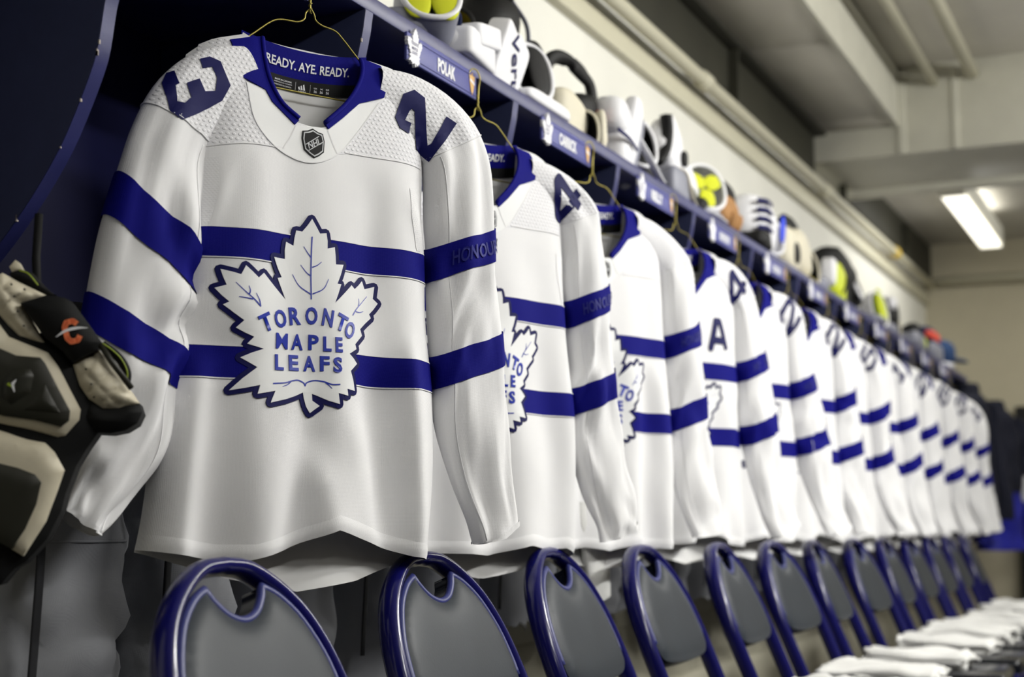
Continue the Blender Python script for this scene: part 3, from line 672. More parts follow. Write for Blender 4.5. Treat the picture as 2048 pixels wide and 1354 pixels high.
for i, (yw, rd, ld, du, dn, rs, note) in enumerate(ROW):
    k = i + 1; sd = 11 + 5 * k
    h0 = np.random.RandomState(sd).uniform(-.012, .012, 8)
    Pk = dict(seed=sd, res=rs, right=rd, left=ld, A=(k == 3), crest=(k < 8), sleeveR=vary(SR1, sd, 1, du, 0, dn), sleeveL=vary(SL1, sd + 1, 1, .01, .0, .0), elbow=1.5,
              hem=([-1, -.62, -.33, -.05, .28, .58, .78, 1], [a + b for a, b in zip([-.855, -.866, -.868, -.86, -.85, -.856, -.864, -.870], h0)]),
              folds=[(x, -.86, np.sin(sd + x * 9) * .15, .035, .016 * np.cos(sd * 3 + 40 * x), -.95, -.42) for x in (-.15, -.07, .03, .1, .17)])
    make_jersey('white hockey jersey ' + note, jrow(k), yw, Pk)
    l = jrow(k); make_hanger('gold wire hanger of the %s jersey from the left' % ORD[i], (l[0] + .009, l[1], l[2]), yw)

# ------------------------------------------------------------------ padded folding chairs
FRAME = mat('blue_gloss_frame', (16, 16, 86), .2, .35, coat=.12)
TRIM = mat('pale_blue_trim', (46, 52, 112), .4, .5)
VINYL = mat('grey_vinyl', (50, 55, 62), .4, .16, bump=('noise', 220, .12, .001), var=.1, varscale=9)
VINYLD = mat('dark_navy_vinyl', (12, 16, 26), .2, .5, bump=('noise', 200, .1, .001))
RUB = mat('black_rubber', (16, 16, 18), .7)
LEAN = math.atan(.42); SL, CLn = math.sin(LEAN), math.cos(LEAN); CTOP = .862
def bp3(a, b, h=0.0):       # back plane: a lateral, b down the back, h towards the sitter
    a = np.asarray(a, float); b = np.asarray(b, float)
    return np.stack([b * SL + h * CLn, a, CTOP - b * CLn + h * SL], -1)
half = smooth_path([(0, .012), (.05, .018), (.1, .045), (.142, .085), (.17, .14), (.184, .21), (.186, .29), (.184, .42), (.18, .62), (.176, .915)], 46)
hoop = np.vstack([half[::-1] * (-1, 1), half[1:]])
inh = smooth_path([(.062, .046), (.094, .062), (.128, .094), (.155, .145), (.165, .195), (.166, .225)], 18)
dip = smooth_path([(-.062, .046), (-.052, .062), (-.03, .081), (0, .089), (.03, .081), (.052, .062), (.062, .046)], 22)
bot = smooth_path([(.166, .225), (.16, .25), (.138, .264), (.08, .271), (0, .273), (-.08, .271), (-.138, .264), (-.16, .25), (-.166, .225)], 30)
padloop = [tuple(q) for q in dip] + [tuple(q) for q in inh[1:]] + [tuple(q) for q in bot[1:]] + [tuple(q) for q in (inh[::-1] * (-1, 1))[1:-1]]
def rbox(name, x0, x1, y0, y1, z0, z1, m, par, bev): return MB().box(x0, x1, y0, y1, z0, z1).build(name, m, par, bevel=bev, seg=4)
def make_chair():
    t = thing('folding_chair', 'x', 'chair', (0, 0, 0), 0, 'blue padded folding chairs in front of the lockers')
    nrm = bp3(0, 0, 1) - bp3(0, 0, 0)
    v, f = tube_grid(bp3(hoop[:, 0], hoop[:, 1]), .0185, 14, flat=(tuple(nrm), .62)); obj('frame', v, f, FRAME, t)
    V, F = poly_mesh(padloop, .009); d = bnd_dist(V, padloop)
    top = bp3(V[:, 0], V[:, 1], .012 + .010 * (1 - np.exp(-d / .012))); n = len(V)
    obj('backrest_pad', top, F, VINYL, t)
    vv, ff = slab(V, [q[::-1] for q in F], lambda X, h: bp3(X[:, 0], X[:, 1], h + .010 * (1 - np.exp(-bnd_dist(X, padloop) / .01)) * (-1 if h < 0 else 0)), .012, -.022); obj('backrest_shell', vv, ff, VINYLD, t, label='dark navy backrest shell')
    tr = [tuple(q) for q in (inh[::-1] * (-1, 1))] + [tuple(q) for q in dip[1:]] + [tuple(q) for q in inh[1:]]
    v, f = tube_grid(bp3(*np.array(tr).T, .010), .0062, 8); obj('backrest_trim', v, f, TRIM, t, label='pale blue trim around the backrest')
    # seat, rear legs, braces, feet
    sx = .17
    rbox('seat', sx, sx + .43, -.195, .195, .425, .475, VINYLD, t, .02)
    MB().box(sx + .01, sx + .42, -.2, .2, .41, .43).build('seat_frame', FRAME, t, bevel=.006)
    for s in (-1, 1):
        v, f = tube_grid([(sx + .36, s * .165, .42), (sx + .1, s * .168, .2), (-.04, s * .17, .012)], .013, 10); obj('leg', v, f, FRAME, t)
        v, f = tube_grid([(-.043, s * .17, .03), (-.052, s * .17, .0)], .018, 10); obj('foot', v, f, RUB, t)
        e = bp3(s * .176, .905); v, f = tube_grid([e + (0, 0, .005), (e[0] + .008, e[1], .0)], .02, 10); obj('foot', v, f, RUB, t)
    v, f = tube_grid([bp3(-.184, .74), bp3(.184, .74)], .009, 8); obj('crossbar', v, f, FRAME, t)
    v, f = tube_grid([(.03, -.169, .1), (.03, .169, .1)], .009, 8); obj('crossbar', v, f, FRAME, t)
    return t
def copy_tree(o, par=None):
    c = o.copy(); COL.objects.link(c); c.parent = par
    for ch in list(o.children): copy_tree(ch, c)
    return c
NCH = 13
chair0 = make_chair()
TOWELM = mat('white_terry', (226, 226, 224), .95, .1, sheen=.3, bump=('noise', 180, .5, .003))
def folded_towel(label, loc, seed, L=.29, Wd=.2):
    r = random.Random(seed); w = Wob(seed, 1.6)
    th = .011; lay = []
    # profile of a towel folded in three, running along x
    pr = [(L * .95, .003), (.0, .003), (-.012, .012), (.0, .021), (L * .9, .023), (L * .93, .031), (L * .9, .039), (.03, .041), (-.02 + r.uniform(-.02, .01), .038)]
    pr = smooth_path(pr, 70); ny = 16; yy = np.linspace(-Wd / 2, Wd / 2, ny)
    X = pr[:, 0][:, None] + .012 * w(pr[:, 1][:, None] * 20, yy[None] * 3); Zt = pr[:, 1][:, None] * (1 + .18 * w(pr[:, 0][:, None] * 3, yy[None] * 4)) + .0055
    edge = 1 - .35 * (np.abs(yy) / (Wd / 2)) ** 6; Zt = Zt * edge[None]
    Y = yy[None] + .010 * w(X * 3 + 5, pr[:, 1][:, None] * 60)
    G = np.stack([X, Y, Zt], -1).reshape(-1, 3)
    o = obj('folded_towel', G, grid_faces(70, ny), TOWELM, None); o.location = loc
    m = o.modifiers.new('thickness', 'SOLIDIFY'); m.thickness = th; m.offset = 0
    return tag(o, label, 'towel', 'white towels on the chair seats')
for k in range(NCH):
    c = chair0 if k == 0 else copy_tree(chair0)
    c.location = (-1.14, ([1.597, 2.139, 2.651, 3.17, 3.752, 4.282, 4.782, 5.40] + [5.40 + .545 * q for q in range(1, 9)])[k], 0); c.rotation_euler = (0, 0, R(random.Random(k + 50).uniform(-3, 3)))
    c['label'] = ('blue framed grey padded folding chair ' + ['nearest, below the number 23 jersey', 'second nearest, below the second jersey', 'third from the left, below the second and third jerseys', 'fourth from the left'][k]) if k < 4 else \
        'blue framed grey padded folding chair, ' + ['fifth', 'sixth', 'seventh', 'eighth', 'ninth', 'tenth', 'eleventh', 'twelfth', 'last at the far end'][k - 4] + (' along the row' if k < NCH - 1 else ' of the row')
    if k >= 2:
        folded_towel('white folded towel on the seat of the %s chair from the left' % (['third', 'fourth', 'fifth', 'sixth', 'seventh', 'eighth', 'ninth', 'tenth', 'eleventh', 'twelfth', 'thirteenth'][k - 2]),
                     (-1.14 + .20, c.location.y + random.Random(k + 9).uniform(-.03, .03), .476), 20 + k)

# ------------------------------------------------------------------ hockey pants hanging at the back of the stalls
PANT = mat('pale_grey_nylon', (150, 152, 158), .7, .3, bump=[('knit', 300, .2, .0005), ('noise', 12, .2, .008)])
def make_pants(label, loc, seed, zb):
    t = thing('hockey_pants', label, 'pants', loc, 0, 'pale hockey pants hanging under the jerseys')
    w = Wob(seed, 2.2, dim=2)
    def tubes(path, nm, N=44, M=30, cap=False):
        Q = smooth_path(path, N); ph = np.linspace(0, 2 * math.pi, M, endpoint=False); V = []
        for (x, y, z, ra, rb) in Q:
            r = 1 + .05 * w(z * 2.5 + 0 * ph, np.cos(ph)) + .012 * np.sin(14 * z + 3 * np.cos(ph) + seed)
            V.append(np.stack([x + rb * np.cos(ph) * r, y + ra * np.sin(ph) * r, z + .01 * w(np.sin(ph), z + 0 * ph)], -1))
        return obj(nm, np.vstack(V), grid_faces(N, M, True), PANT, t)
    for s in (-1, 1):
        lg = tubes([(0, s * .085, .30, .11, .085), (.005, s * .1, .2, .125, .1), (.01, s * .125, .08, .13, .11), (.012, s * .135, -.05, .132, .112), (.012, s * .14, zb * .6, .128, .108), (.01, s * .142, zb, .118, .10)], 'leg')
        q = [(.12 * 1.0, s * .128 + y * .1, -.02 + .012 * math.cos(y * 2)) for y in np.linspace(-1, 1, 20)]
        q = [(.012 + .112 * math.cos(a), s * .13 + .132 * math.sin(a), -.02) for a in np.linspace(-1.5, 1.5, 24)]
        v, f = tube_grid(q, .0022, 6); obj('seam', v, f, PANT, lg)
    wv = [(.0 + .1 * math.cos(a), .2 * math.sin(a), .31) for a in np.linspace(0, 6.28, 40)[:-1]]
    v, f = tube_grid(wv, .022, 8, True, flat=((0, 0, 1), .3)); obj('waistband', v, f, mat('dark_webbing', (22, 23, 28), .8), t)
    for y, z0 in ((.012, .0), (-.27, -.02)):
        q = [(.12, y, .25), (.128, y + .004, .1), (.126, y + .012, z0), (.12, y + .004, zb * .8)]; q = smooth_path(q, 20)
        v, f = tube_grid(q, .009, 6, flat=((0, 1, 0), .25)); obj('strap', v, f, mat('dark_webbing', (22, 23, 28), .8), t)
    return t
for k in range(0, 9):
    yc = divy(k) + SP * .53
    lb = ['pale hockey pants hanging below the nearest jersey', 'pale hockey pants hanging between the first and second chairs', 'pale hockey pants hanging behind the third chair'][k] if k < 3 else \
        'pale hockey pants in the %s stall, seen between chair backs' % ['fourth', 'fifth', 'sixth', 'seventh', 'eighth', 'ninth'][k - 3]
    make_pants(lb, (-1.57, yc, .90), 60 + k, -.36 if k == 0 else (-.30 if k == 1 else -.23))
# white sock draped behind the third chair
w = Wob(5, 2.0); a = np.linspace(0, 1, 24)[:, None]; b = np.linspace(0, 2 * math.pi, 20, endpoint=False)[None]
ra = .06 + .01 * np.sin(a * 5); X = .018 * np.cos(b) + .003 * np.sin(9 * a + 2 * np.sin(b)); Y = ra * np.sin(b) + .07 * a; Zz = -.22 * a + .012 * np.sin(b + 1) * a + 0 * b
o = obj('hockey_sock', np.stack([X, Y, Zz], -1).reshape(-1, 3), grid_faces(24, 20, True), TOWELM); o.location = (-1.225, 3.10, .955)
tag(o, 'white sock hanging down between the third and fourth chairs', 'sock')

# ------------------------------------------------------------------ protective pad at the lower left
CREAM = mat('cream_leather', (206, 198, 176), .5, .4, bump=('noise', 160, .2, .001), var=.05, varscale=30)
PBLK = mat('black_padding', (11, 12, 13), .75, .25, bump=('noise', 200, .2, .001))
POLV = mat('dark_olive_plastic', (36, 36, 28), .45, .4)
LIME = mat('lime_piping', (150, 170, 40), .5)
pad = thing('leg_pad', 'cream and black quilted protective pad with an orange C, at the lower left', 'sports pad', (-1.31, 1.47, 1.05), math.atan2(.56, .83))
def puff(poly, H, k, base, m, nm, par, back=.02, step=.008, quilt=False, label=None):
    poly = [tuple(q) for q in poly]; A = sum(poly[i][0] * poly[(i + 1) % len(poly)][1] - poly[(i + 1) % len(poly)][0] * poly[i][1] for i in range(len(poly)))
    if A < 0: poly = poly[::-1]
    V, F = poly_mesh(poly, step)
    def pl(X, h):
        d = bnd_dist(X, poly)
        q = 0
        if quilt:
            p, r_ = (X[:, 0] + X[:, 1]) / .030 * math.pi, (X[:, 0] - X[:, 1]) / .030 * math.pi
            q = (np.abs(np.sin(p) * np.sin(r_)) ** .5 - .6) * .0045 * np.clip(d / .006, 0, 1)
        hh = base + H * (1 - np.exp(-d / k)) + q if h else np.full(len(X), base - back)
        return np.stack([X[:, 0], -hh - 0 * d, X[:, 1]], -1)
    v, f = slab(V, F, pl, 0, 1); return obj(nm, v, f, m, par, True, label)
G = dict(quilt=[(-0.086, 0.183), (-0.064, 0.167), (-0.061, 0.169), (-0.041, 0.158), (-0.005, 0.141), (-0.036, 0.129), (-0.026, 0.113), (-0.005, 0.079), (-0.038, 0.088), (-0.051, 0.102), (-0.085, 0.141)],
    roll=[(-0.054, 0.17), (-0.041, 0.175), (-0.025, 0.171), (-0.013, 0.158), (-0.002, 0.147), (0.005, 0.143), (-0.004, 0.142), (-0.028, 0.154), (-0.05, 0.163)],
    tab=[(-0.055, 0.179), (-0.048, 0.188), (-0.042, 0.184), (-0.037, 0.175), (-0.047, 0.174), (-0.05, 0.17)],
    box=[(-0.036, 0.129), (-0.004, 0.14), (0.018, 0.137), (0.027, 0.132), (0.046, 0.107), (0.064, 0.082), (0.058, 0.071), (0.046, 0.065), (0.03, 0.055), (0.017, 0.07), (-0.005, 0.087), (-0.022, 0.109)],
    nose=[(0.029, 0.054), (0.041, 0.063), (0.053, 0.066), (0.059, 0.075), (0.07, 0.062), (0.085, 0.041), (0.1, 0.023), (0.112, 0.006), (0.086, -0.001), (0.068, -0.001), (0.05, 0.011), (0.038, 0.027)],
    tip=[(0.048, 0.012), (0.068, -0.0), (0.086, 0.002), (0.097, 0.007), (0.112, 0.007), (0.116, -0.005), (0.11, -0.019), (0.096, -0.028), (0.078, -0.032), (0.06, -0.031), (0.043, -0.016)],
    base=[(-0.092, 0.15), (-0.062, 0.125), (-0.045, 0.11), (-0.03, 0.1), (-0.0, 0.09), (0.02, 0.075), (0.034, 0.056), (0.045, 0.03), (0.054, 0.011), (0.06, -0.006), (0.062, -0.031), (0.05, -0.05), (0.037, -0.073), (0.025, -0.108), (0.021, -0.129), (0.005, -0.164), (-0.019, -0.192), (-0.032, -0.2), (-0.048, -0.22), (-0.079, -0.229)],
    rim1=[(-0.091, 0.118), (-0.062, 0.104), (-0.049, 0.087), (-0.029, 0.079), (-0.001, 0.068), (0.012, 0.051), (0.028, 0.021), (0.041, -0.003), (0.04, -0.016), (0.024, -0.036), (0.015, -0.038), (-0.021, -0.029), (-0.057, -0.021), (-0.085, -0.012)],
    ins1=[(-0.089, 0.085), (-0.06, 0.072), (-0.037, 0.062), (-0.008, 0.06), (-0.002, 0.053), (0.013, 0.025), (0.03, -0.006), (0.029, -0.018), (0.02, -0.026), (-0.012, -0.018), (-0.05, -0.013), (-0.086, -0.001)],
    hex=[(-0.051, 0.03), (-0.038, 0.045), (-0.018, 0.045), (-0.014, 0.036), (-0.017, 0.015), (-0.04, 0.0), (-0.051, 0.011)],
    tri=[(-0.001, 0.028), (0.003, 0.019), (0.019, -0.009), (-0.004, -0.008), (-0.025, -0.006), (-0.01, 0.012)],
    rim2=[(-0.088, -0.024), (-0.056, -0.03), (-0.027, -0.039), (0.0, -0.045), (0.012, -0.057), (0.024, -0.079), (0.016, -0.106), (0.004, -0.143), (-0.021, -0.185), (-0.034, -0.177), (-0.051, -0.166), (-0.082, -0.148)],
    ins2=[(-0.086, -0.063), (-0.054, -0.071), (-0.03, -0.077), (-0.009, -0.085), (-0.001, -0.095), (-0.006, -0.122), (-0.018, -0.152), (-0.033, -0.176), (-0.051, -0.166), (-0.082, -0.143)])
puff(G['base'], .016, .02, -.004, PBLK, 'padding', pad, .05)
puff(G['quilt'], .018, .014, .002, CREAM, 'quilted_panel', pad, .04, quilt=True, label='cream quilted upper panel', step=.003)
puff(G['nose'], .02, .014, .0, CREAM, 'quilted_panel', pad, .05, quilt=True, label='cream quilted tongue', step=.003)
puff(G['tip'], .018, .012, -.002, PBLK, 'toe_roll', pad, .06)
puff(G['roll'], .01, .006, -.005, PBLK, 'edge_roll', pad, .03)
puff(G['tab'], .006, .004, -.01, CREAM, 'lace_tab', pad, .01)
bx_ = puff(G['box'], .014, .008, .016, PBLK, 'strap_cover', pad, .03)
V, F = join2d([stroke([(.007, .0075), (.003, .0125), (-.005, .0125), (-.0085, .007), (-.0085, -.007), (-.005, -.0125), (.003, -.0125), (.007, -.0075)], .0068)])
ang = R(16); rot = np.array([[math.cos(ang), math.sin(ang)], [-math.sin(ang), math.cos(ang)]]); V = V @ rot + (.031, .093)
obj('emblem', np.stack([V[:, 0], np.full(len(V), -.0312), V[:, 1]], -1), F, mat('orange_print', (246, 128, 80), .6), bx_, label='orange letter C')
V, F = stroke(smooth_path([(.011, .085), (.022, .093), (.036, .097), (.049, .0975)], 20), [.0006 + .003 * math.sin(math.pi * i / 19) for i in range(20)], rnd=False)
obj('emblem_swoosh', np.stack([V[:, 0], np.full(len(V), -.0318), V[:, 1]], -1), F, WPRT, bx_)
for nm, H, base in (('1', .008, .012), ('2', .008, .012)):
    rim = puff(G['rim' + nm], .012, .006, .010, CREAM, 'cream_rim', pad, .02); ins = puff(G['ins' + nm], .004, .006, .0235, POLV, 'shell_insert', rim, .01)
for q, H in (('hex', .005), ('tri', .0035)): puff(G[q], H, .003, .027, POLV, 'boss', pad, .006)
V, F = stroke([(-.034, .031), (-.0385, .025), (-.0355, .0155)], [.001, .004, .001], rnd=False); obj('tick_mark', np.stack([V[:, 0], np.full(len(V), -.0335), V[:, 1]], -1), F, WPRT, pad)
V, F = stroke([(-.044, .026), (-.039, .022)], [.004, .0015], rnd=False); obj('tick_mark', np.stack([V[:, 0], np.full(len(V), -.0335), V[:, 1]], -1), F, LIME, pad)
q = smooth_path([(.064, -.006, .08), (.077, -.004, .071), (.088, 0, .06), (.095, .004, .045), (.094, .006, .03)], 24)
v, f = tube_grid(q, .006, 8); obj('rear_roll', v, f, PBLK, pad); v, f = tube_grid(q + np.array([.001, -.0062, .001]), .0009, 6); obj('piping', v, f, LIME, pad)
q = smooth_path([(-.04, -.008, .172), (-.028, -.01, .167), (-.016, -.01, .153)], 16); v, f = tube_grid(q, .0009, 6); obj('piping', v, f, LIME, pad)
v, f = tube_grid([(.062, -.012, .08), (.077, -.012, .058), (.103, -.01, .024)], .004, 6); obj('edge_roll', v, f, POLV, pad)
for (x, z) in ((-.047, .152), (-.031, .146), (-.043, .137), (-.038, .118), (-.03, .1), (.047, .047), (.054, .028), (.058, .012)):
    v, f = tube_grid([(x, -.0165, z), (x, -.0195, z)], .0013, 8); obj('stud', v, f, PBLK, pad)
v, f = tube_grid([(-.02, .03, .12), (-.03, .06, .2), (-.03, .07, .26)], .006, 6); obj('strap', v, f, PBLK, pad)

# ------------------------------------------------------------------ name plates on the shelf edge
PLATE = mat('periwinkle_plate', (76, 80, 148), .45, .4, var=.06, varscale=40); GOLDP = mat('gold_print', (214, 168, 96), .5); GREYP = mat('grey_print', (120, 120, 150), .5)
LEAFW = mat('plate_leaf_white', (236, 236, 240), .5)
NAMES = {0: '', 1: 'POLAK', 2: 'CARRICK', 3: 'RIELLY'}
def face(V, h):     # plate face: V = (along the row, up)
    return np.stack([np.full(len(V), h), V[:, 0], V[:, 1]], -1)
for k in range(0, 12):
    lb = {0: 'blue name plate above the nearest jersey, cut by the top edge', 1: 'blue name plate with the sharpest lettering, right of the nearest jersey', 2: 'blue name plate with slightly blurred lettering, above the second jersey shoulder', 3: 'blurred blue name plate above the third jersey'}.get(k, 'blurred name plate above the %s jersey from the left' % (['', 'second', 'third', 'fourth', 'fifth', 'sixth', 'seventh', 'eighth', 'ninth', 'tenth', 'eleventh', 'twelfth'][k]))
    if k == 3: lb = 'blurred blue name plate beside the third locker divider'
    t = thing('name_plate', lb, 'sign', (SX, divy(k) + .125, 1.732), 0, 'name plates along the shelf')
    MB().box(.001, .007, 0, .285, 0, .052).build('plate', PLATE, t, bevel=.0012)
    for z in (.006, .043): MB().box(.006, .0085, .03, .284, z, z + .003).build('ridge', PLATE, t, bevel=.0008)
    V, F = poly_mesh([(x * .21, z * .25) for x, z in CR]); V = V + (.024, .028); v, f = slab(V, F, face, .004, .0105); lf = obj('leaf_emblem', v, f, LEAFW, t)
    if k < 4:
        V, F = join2d([letter('TORONTO', .023, .034, .028, .0065, 0, .02), letter('MAPLE', .023, .025, .022, .006, 0, .02), letter('LEAFS', .023, .017, .02, .006, 0, .02)]); obj('lettering', face(V, .0112), F, GREYP, lf)
    nm = NAMES.get(k)
    if nm:
        V, F = letter(nm, .155 if k == 1 else .145, .0245, .0145 * len(nm), .027, 0, .045); obj('lettering', face(V, .0082), F, WPRT, t)
    elif k > 3:      # too blurred to read: a pale name strip
        V, F = join2d([(np.array([(x, .013), (x + .010, .013), (x + .010, .037), (x, .037)]), [(0, 1, 2, 3)]) for x in np.linspace(.10, .185, 6)]); obj('name_strip', face(V, .0082), F, WPRT, t)
    V, F = poly_mesh([(.252, .046), (.258, .041), (.264, .049), (.270, .041), (.276, .046), (.274, .028), (.268, .010), (.264, .004), (.260, .010), (.254, .028)]); v, f = slab(V, F, face, .006, .0085); e = obj('gold_emblem', v, f, GOLDP, t)
    V, F = poly_mesh([(.254, .036), (.274, .030), (.274, .025), (.254, .031)]); obj('emblem_bar', face(V, .0088), F, WPRT, e)

# ------------------------------------------------------------------ sports gear on top of the shelf
GW = mat('pad_white', (228, 228, 232), .55, .4, bump=('noise', 60, .1, .003)); GC = mat('pad_cream', (212, 206, 186), .6, .35, bump=('noise', 60, .15, .003))
GB = mat('pad_black', (14, 14, 15), .65, .35, bump=('noise', 90, .25, .003)); GG = mat('pad_grey', (128, 130, 144), .45, .5); GY = mat('liner_yellow', (206, 212, 44), .7, .3)
GO = mat('liner_ochre', (150, 136, 26), .8); GLM = mat('lime_shell', (196, 208, 30), .5, .4); GNV = mat('navy_cloth', (22, 30, 62), .85, .2, bump=('noise', 60, .3, .004)); GDEN = mat('faded_navy_cap', (44, 66, 104), .85, .2, bump=('noise', 50, .3, .004))
GRED = mat('red_print', (226, 74, 52), .6); GBR = mat('tan_leather', (168, 124, 78), .7, .3, bump=('noise', 70, .3, .003), var=.15, varscale=30); GBLU = mat('bright_blue_print', (20, 60, 220), .5)
SHZ = 1.812
def rotm(*a):
    if len(a) == 1: return np.array(a[0])
    rx, ry, rz = a
    return np.array(Matrix.Rotation(R(rz), 3, 'Z') @ Matrix.Rotation(R(ry), 3, 'Y') @ Matrix.Rotation(R(rx), 3, 'X'))
def sell(nm, c, r, m, par, rot=(0, 0, 0), e=.6, wob=0.0, seed=1, nu=22, nv=14, lat=(-math.pi / 2, math.pi / 2), label=None):
    """superellipsoid (e<1 boxy), optionally cut open at a latitude"""
    th = np.linspace(lat[0], lat[1], nv)[:, None]; ph = np.linspace(0, 2 * math.pi, nu, endpoint=False)[None]
    sp = lambda x, q: np.sign(x) * np.abs(x) ** q
    P = np.stack([sp(np.cos(th), e) * sp(np.cos(ph), e), sp(np.cos(th), e) * sp(np.sin(ph), e), sp(np.sin(th), e) + 0 * ph], -1)
    if wob: w = Wob(seed, .35, dim=3); P = P * (1 + wob * w(P[..., 0], P[..., 1], P[..., 2]))[..., None]
    P = (P * np.array(r)) @ (rot if isinstance(rot, np.ndarray) else rotm(*rot)).T + np.array(c)
    return obj(nm, P.reshape(-1, 3), grid_faces(nv, nu, True), m, par, True, label)
def cup(par, c, r, rot, mo, mi, mr, lobes=0, ml=None, cut=.25):
    """open shell: outer wall, lining, rim and optional lining lobes; opens along local +z"""
    o = sell('shell', c, r, mo, par, rot, .85, lat=(-math.pi / 2, cut)); sell('lining', c, [q * .9 for q in r], mi, o, rot, .85, lat=(-math.pi / 2, cut))
    ph = np.linspace(0, 2 * math.pi, 40, endpoint=False); sp = lambda x, q: np.sign(x) * np.abs(x) ** q
    P = np.stack([sp(np.full(40, math.cos(cut)), .85) * sp(np.cos(ph), .85), sp(np.full(40, math.cos(cut)), .85) * sp(np.sin(ph), .85), np.full(40, math.sin(cut) ** .85)], -1) * np.array(r) * .96
    v, f = tube_grid(P @ rotm(*rot).T + np.array(c), min(r) * .1, 8, True); obj('rim', v, f, mr, par)
    for k in range(lobes):
        a = 2 * math.pi * k / lobes + (0 if lobes == 2 else .5); d = np.array([math.cos(a) * r[0] * .45, math.sin(a) * r[1] * .45, math.sin(cut) ** .85 * r[2] * .9])
        sell('lining_lobe', np.array(c) + rotm(*rot) @ d, (r[0] * (.44 if lobes > 2 else .48), r[1] * (.30 if lobes > 2 else .95), r[2] * .07), ml, par, rotm(*rot) @ np.array(Matrix.Rotation(a if lobes > 2 else 0, 3, 'Z')), .8)
    return o
def strap(par, pts, wd, m, nm='strap', ref=(1, 0, 0), k=.3, n=30):
    v, f = tube_grid(smooth_path(pts, n), wd, 8, flat=(ref, k)); return obj(nm, v, f, m, par)
def gear(name, label, cat, x, y): return thing(name, label, cat, (x, y, SHZ), 0, 'sports gear on the shelf')
# facing: local +z of an open cup turned towards the room and the camera
CAMR = (72, 0, 50)
g = gear('shin_guard', 'grey shin guard with yellow lining at the top edge, nearest on the shelf', 'shin guard', -1.36, 2.43)
cup(g, (.055, .04, .085), (.062, .085, .12), (60, 0, 38), GG, GW, GW, 2, GY, .3); sell('knee_cap', (.02, .01, .035), (.06, .06, .035), GG, g, (0, 0, 30), .7); strap(g, [(.0, .09, .01), (.06, .115, .03), (.08, .12, .08), (.05, .12, .11)], .012, GNV)
sell('ankle_wing', (.07, .115, .035), (.03, .035, .03), GW, g, (20, 0, 20), .7)
g = gear('elbow_pad', 'black elbow pad with ochre lining resting on white shoulder pads', 'elbow pad', -1.5, 3.1)
cup(g, (.02, -.17, .19), (.055, .06, .085), (85, 0, 20), GB, GO, GB, 0, None, .3); sell('cuff_roll', (.02, -.02, .245), (.075, .11, .09), GB, g, (18, 20, 10), .8, .06, 3); sell('arm_wing', (-.02, .14, .19), (.06, .10, .05), GB, g, (-28, 0, 0), .7, .05, 5)
strap(g, [(.05, -.1, .30), (.07, -.06, .345), (.07, .01, .335), (.06, .07, .27)], .016, GB); strap(g, [(.08, .02, .325), (.105, .05, .27), (.1, .07, .2)], .006, GG, 'tape'); sell('end_cap', (.0, .23, .10), (.04, .04, .10), GB, g, (0, 0, 0), .6)
sell('base', (0, .02, .085), (.07, .2, .085), GB, g, (0, 0, 0), .6)
g = gear('shoulder_pads', 'white shoulder pads with dark lettering beside the sharpest name plate', 'shoulder pads', -1.335, 2.71)
sell('shoulder_cap', (.03, -.11, .03), (.06, .085, .03), GW, g, (0, 0, 8), .22, .01, 2, 36, 20); sell('shoulder_cap', (.035, -.075, .068), (.055, .075, .024), GW, g, (12, 0, 8), .22, .01, 4, 36, 20)
ap = sell('arm_panel', (.045, .06, .058), (.026, .06, .078), GW, g, (-22, 8, 6), .22, .01, 6, 40, 28); sell('arm_panel', (.02, .125, .065), (.04, .04, .078), GW, g, (-24, 8, 4), .3, .01, 7, 36, 20)
V, F = text2d('Verbero', .012); V = V.copy() * .046; tr = BVHTree.FromPolygons([v.co[:] for v in ap.data.vertices], [q.vertices[:] for q in ap.data.polygons])
V, F = cut2d(V, F, .01); ax = np.array([.30, -.95]); ay = np.array([.95, .30]); W2 = V[:, :1] * ax + V[:, 1:] * ay + (.048, .112); P3d = []
for (y_, z_) in W2:
    hit = tr.ray_cast(Vector((.5, y_, z_)), Vector((-1, 0, 0))); P3d.append((hit[0].x + .0022 if hit[0] else .02, y_, max(z_, -.0)))
obj('lettering', P3d, F, BLUED, ap)
cup(g, (.015, .26, .085), (.06, .075, .10), (75, 0, 62), GW, GB, GW, 1, GB, .2); sell('rear_shell', (-.03, .30, .055), (.045, .06, .055), GB, g, (0, 0, 0), .6)
sell('liner_tongue', (.06, .27, .018), (.02, .12, .016), GW, g, (0, 0, 0), .5)
g = gear('shoulder_pads', 'cream shoulder pads with a tall black neck loop above the second jersey', 'shoulder pads', -1.37, 3.35)
strap(g, [(-.02, -.2, .10), (-.02, -.11, .115), (-.02, -.1, .19), (-.01, -.075, .228), (0, .0, .238), (0, .10, .228), (.005, .135, .205), (.005, .15, .14), (0, .13, .09)], .02, GB, 'neck_loop', (0, 1, 0), .7, 50)
sell('collar_roll', (.0, .04, .12), (.05, .085, .045), GB, g, (10, 0, 0), .8, .05, 3); sell('chest_plate', (.02, -.10, .055), (.05, .10, .055), GC, g, (-8, 0, 5), .55, .06, 4)
cup(g, (.065, -.06, .035), (.035, .055, .05), (80, 0, 30), GB, GB, GC, 0, None, .2); sell('tag', (.065, .045, .105), (.008, .014, .012), GRED, g, (0, 0, 0), .6, label='red tag')
sell('side_flap', (.07, .03, .055), (.018, .03, .05), GC, g, (10, 0, 10), .5, .08, 5)
sell('shoulder_cap', (.055, .15, .115), (.05, .075, .05), GW, g, (-20, 0, 8), .7, .03, 6); sell('arm_guard', (.06, .16, .05), (.045, .05, .07), GW, g, (-12, 0, 8), .6, .03, 7); strap(g, [(.1, .08, .075), (.112, .13, .06), (.11, .19, .045)], .006, BLUED, 'band', (0, 0, 1), .4)
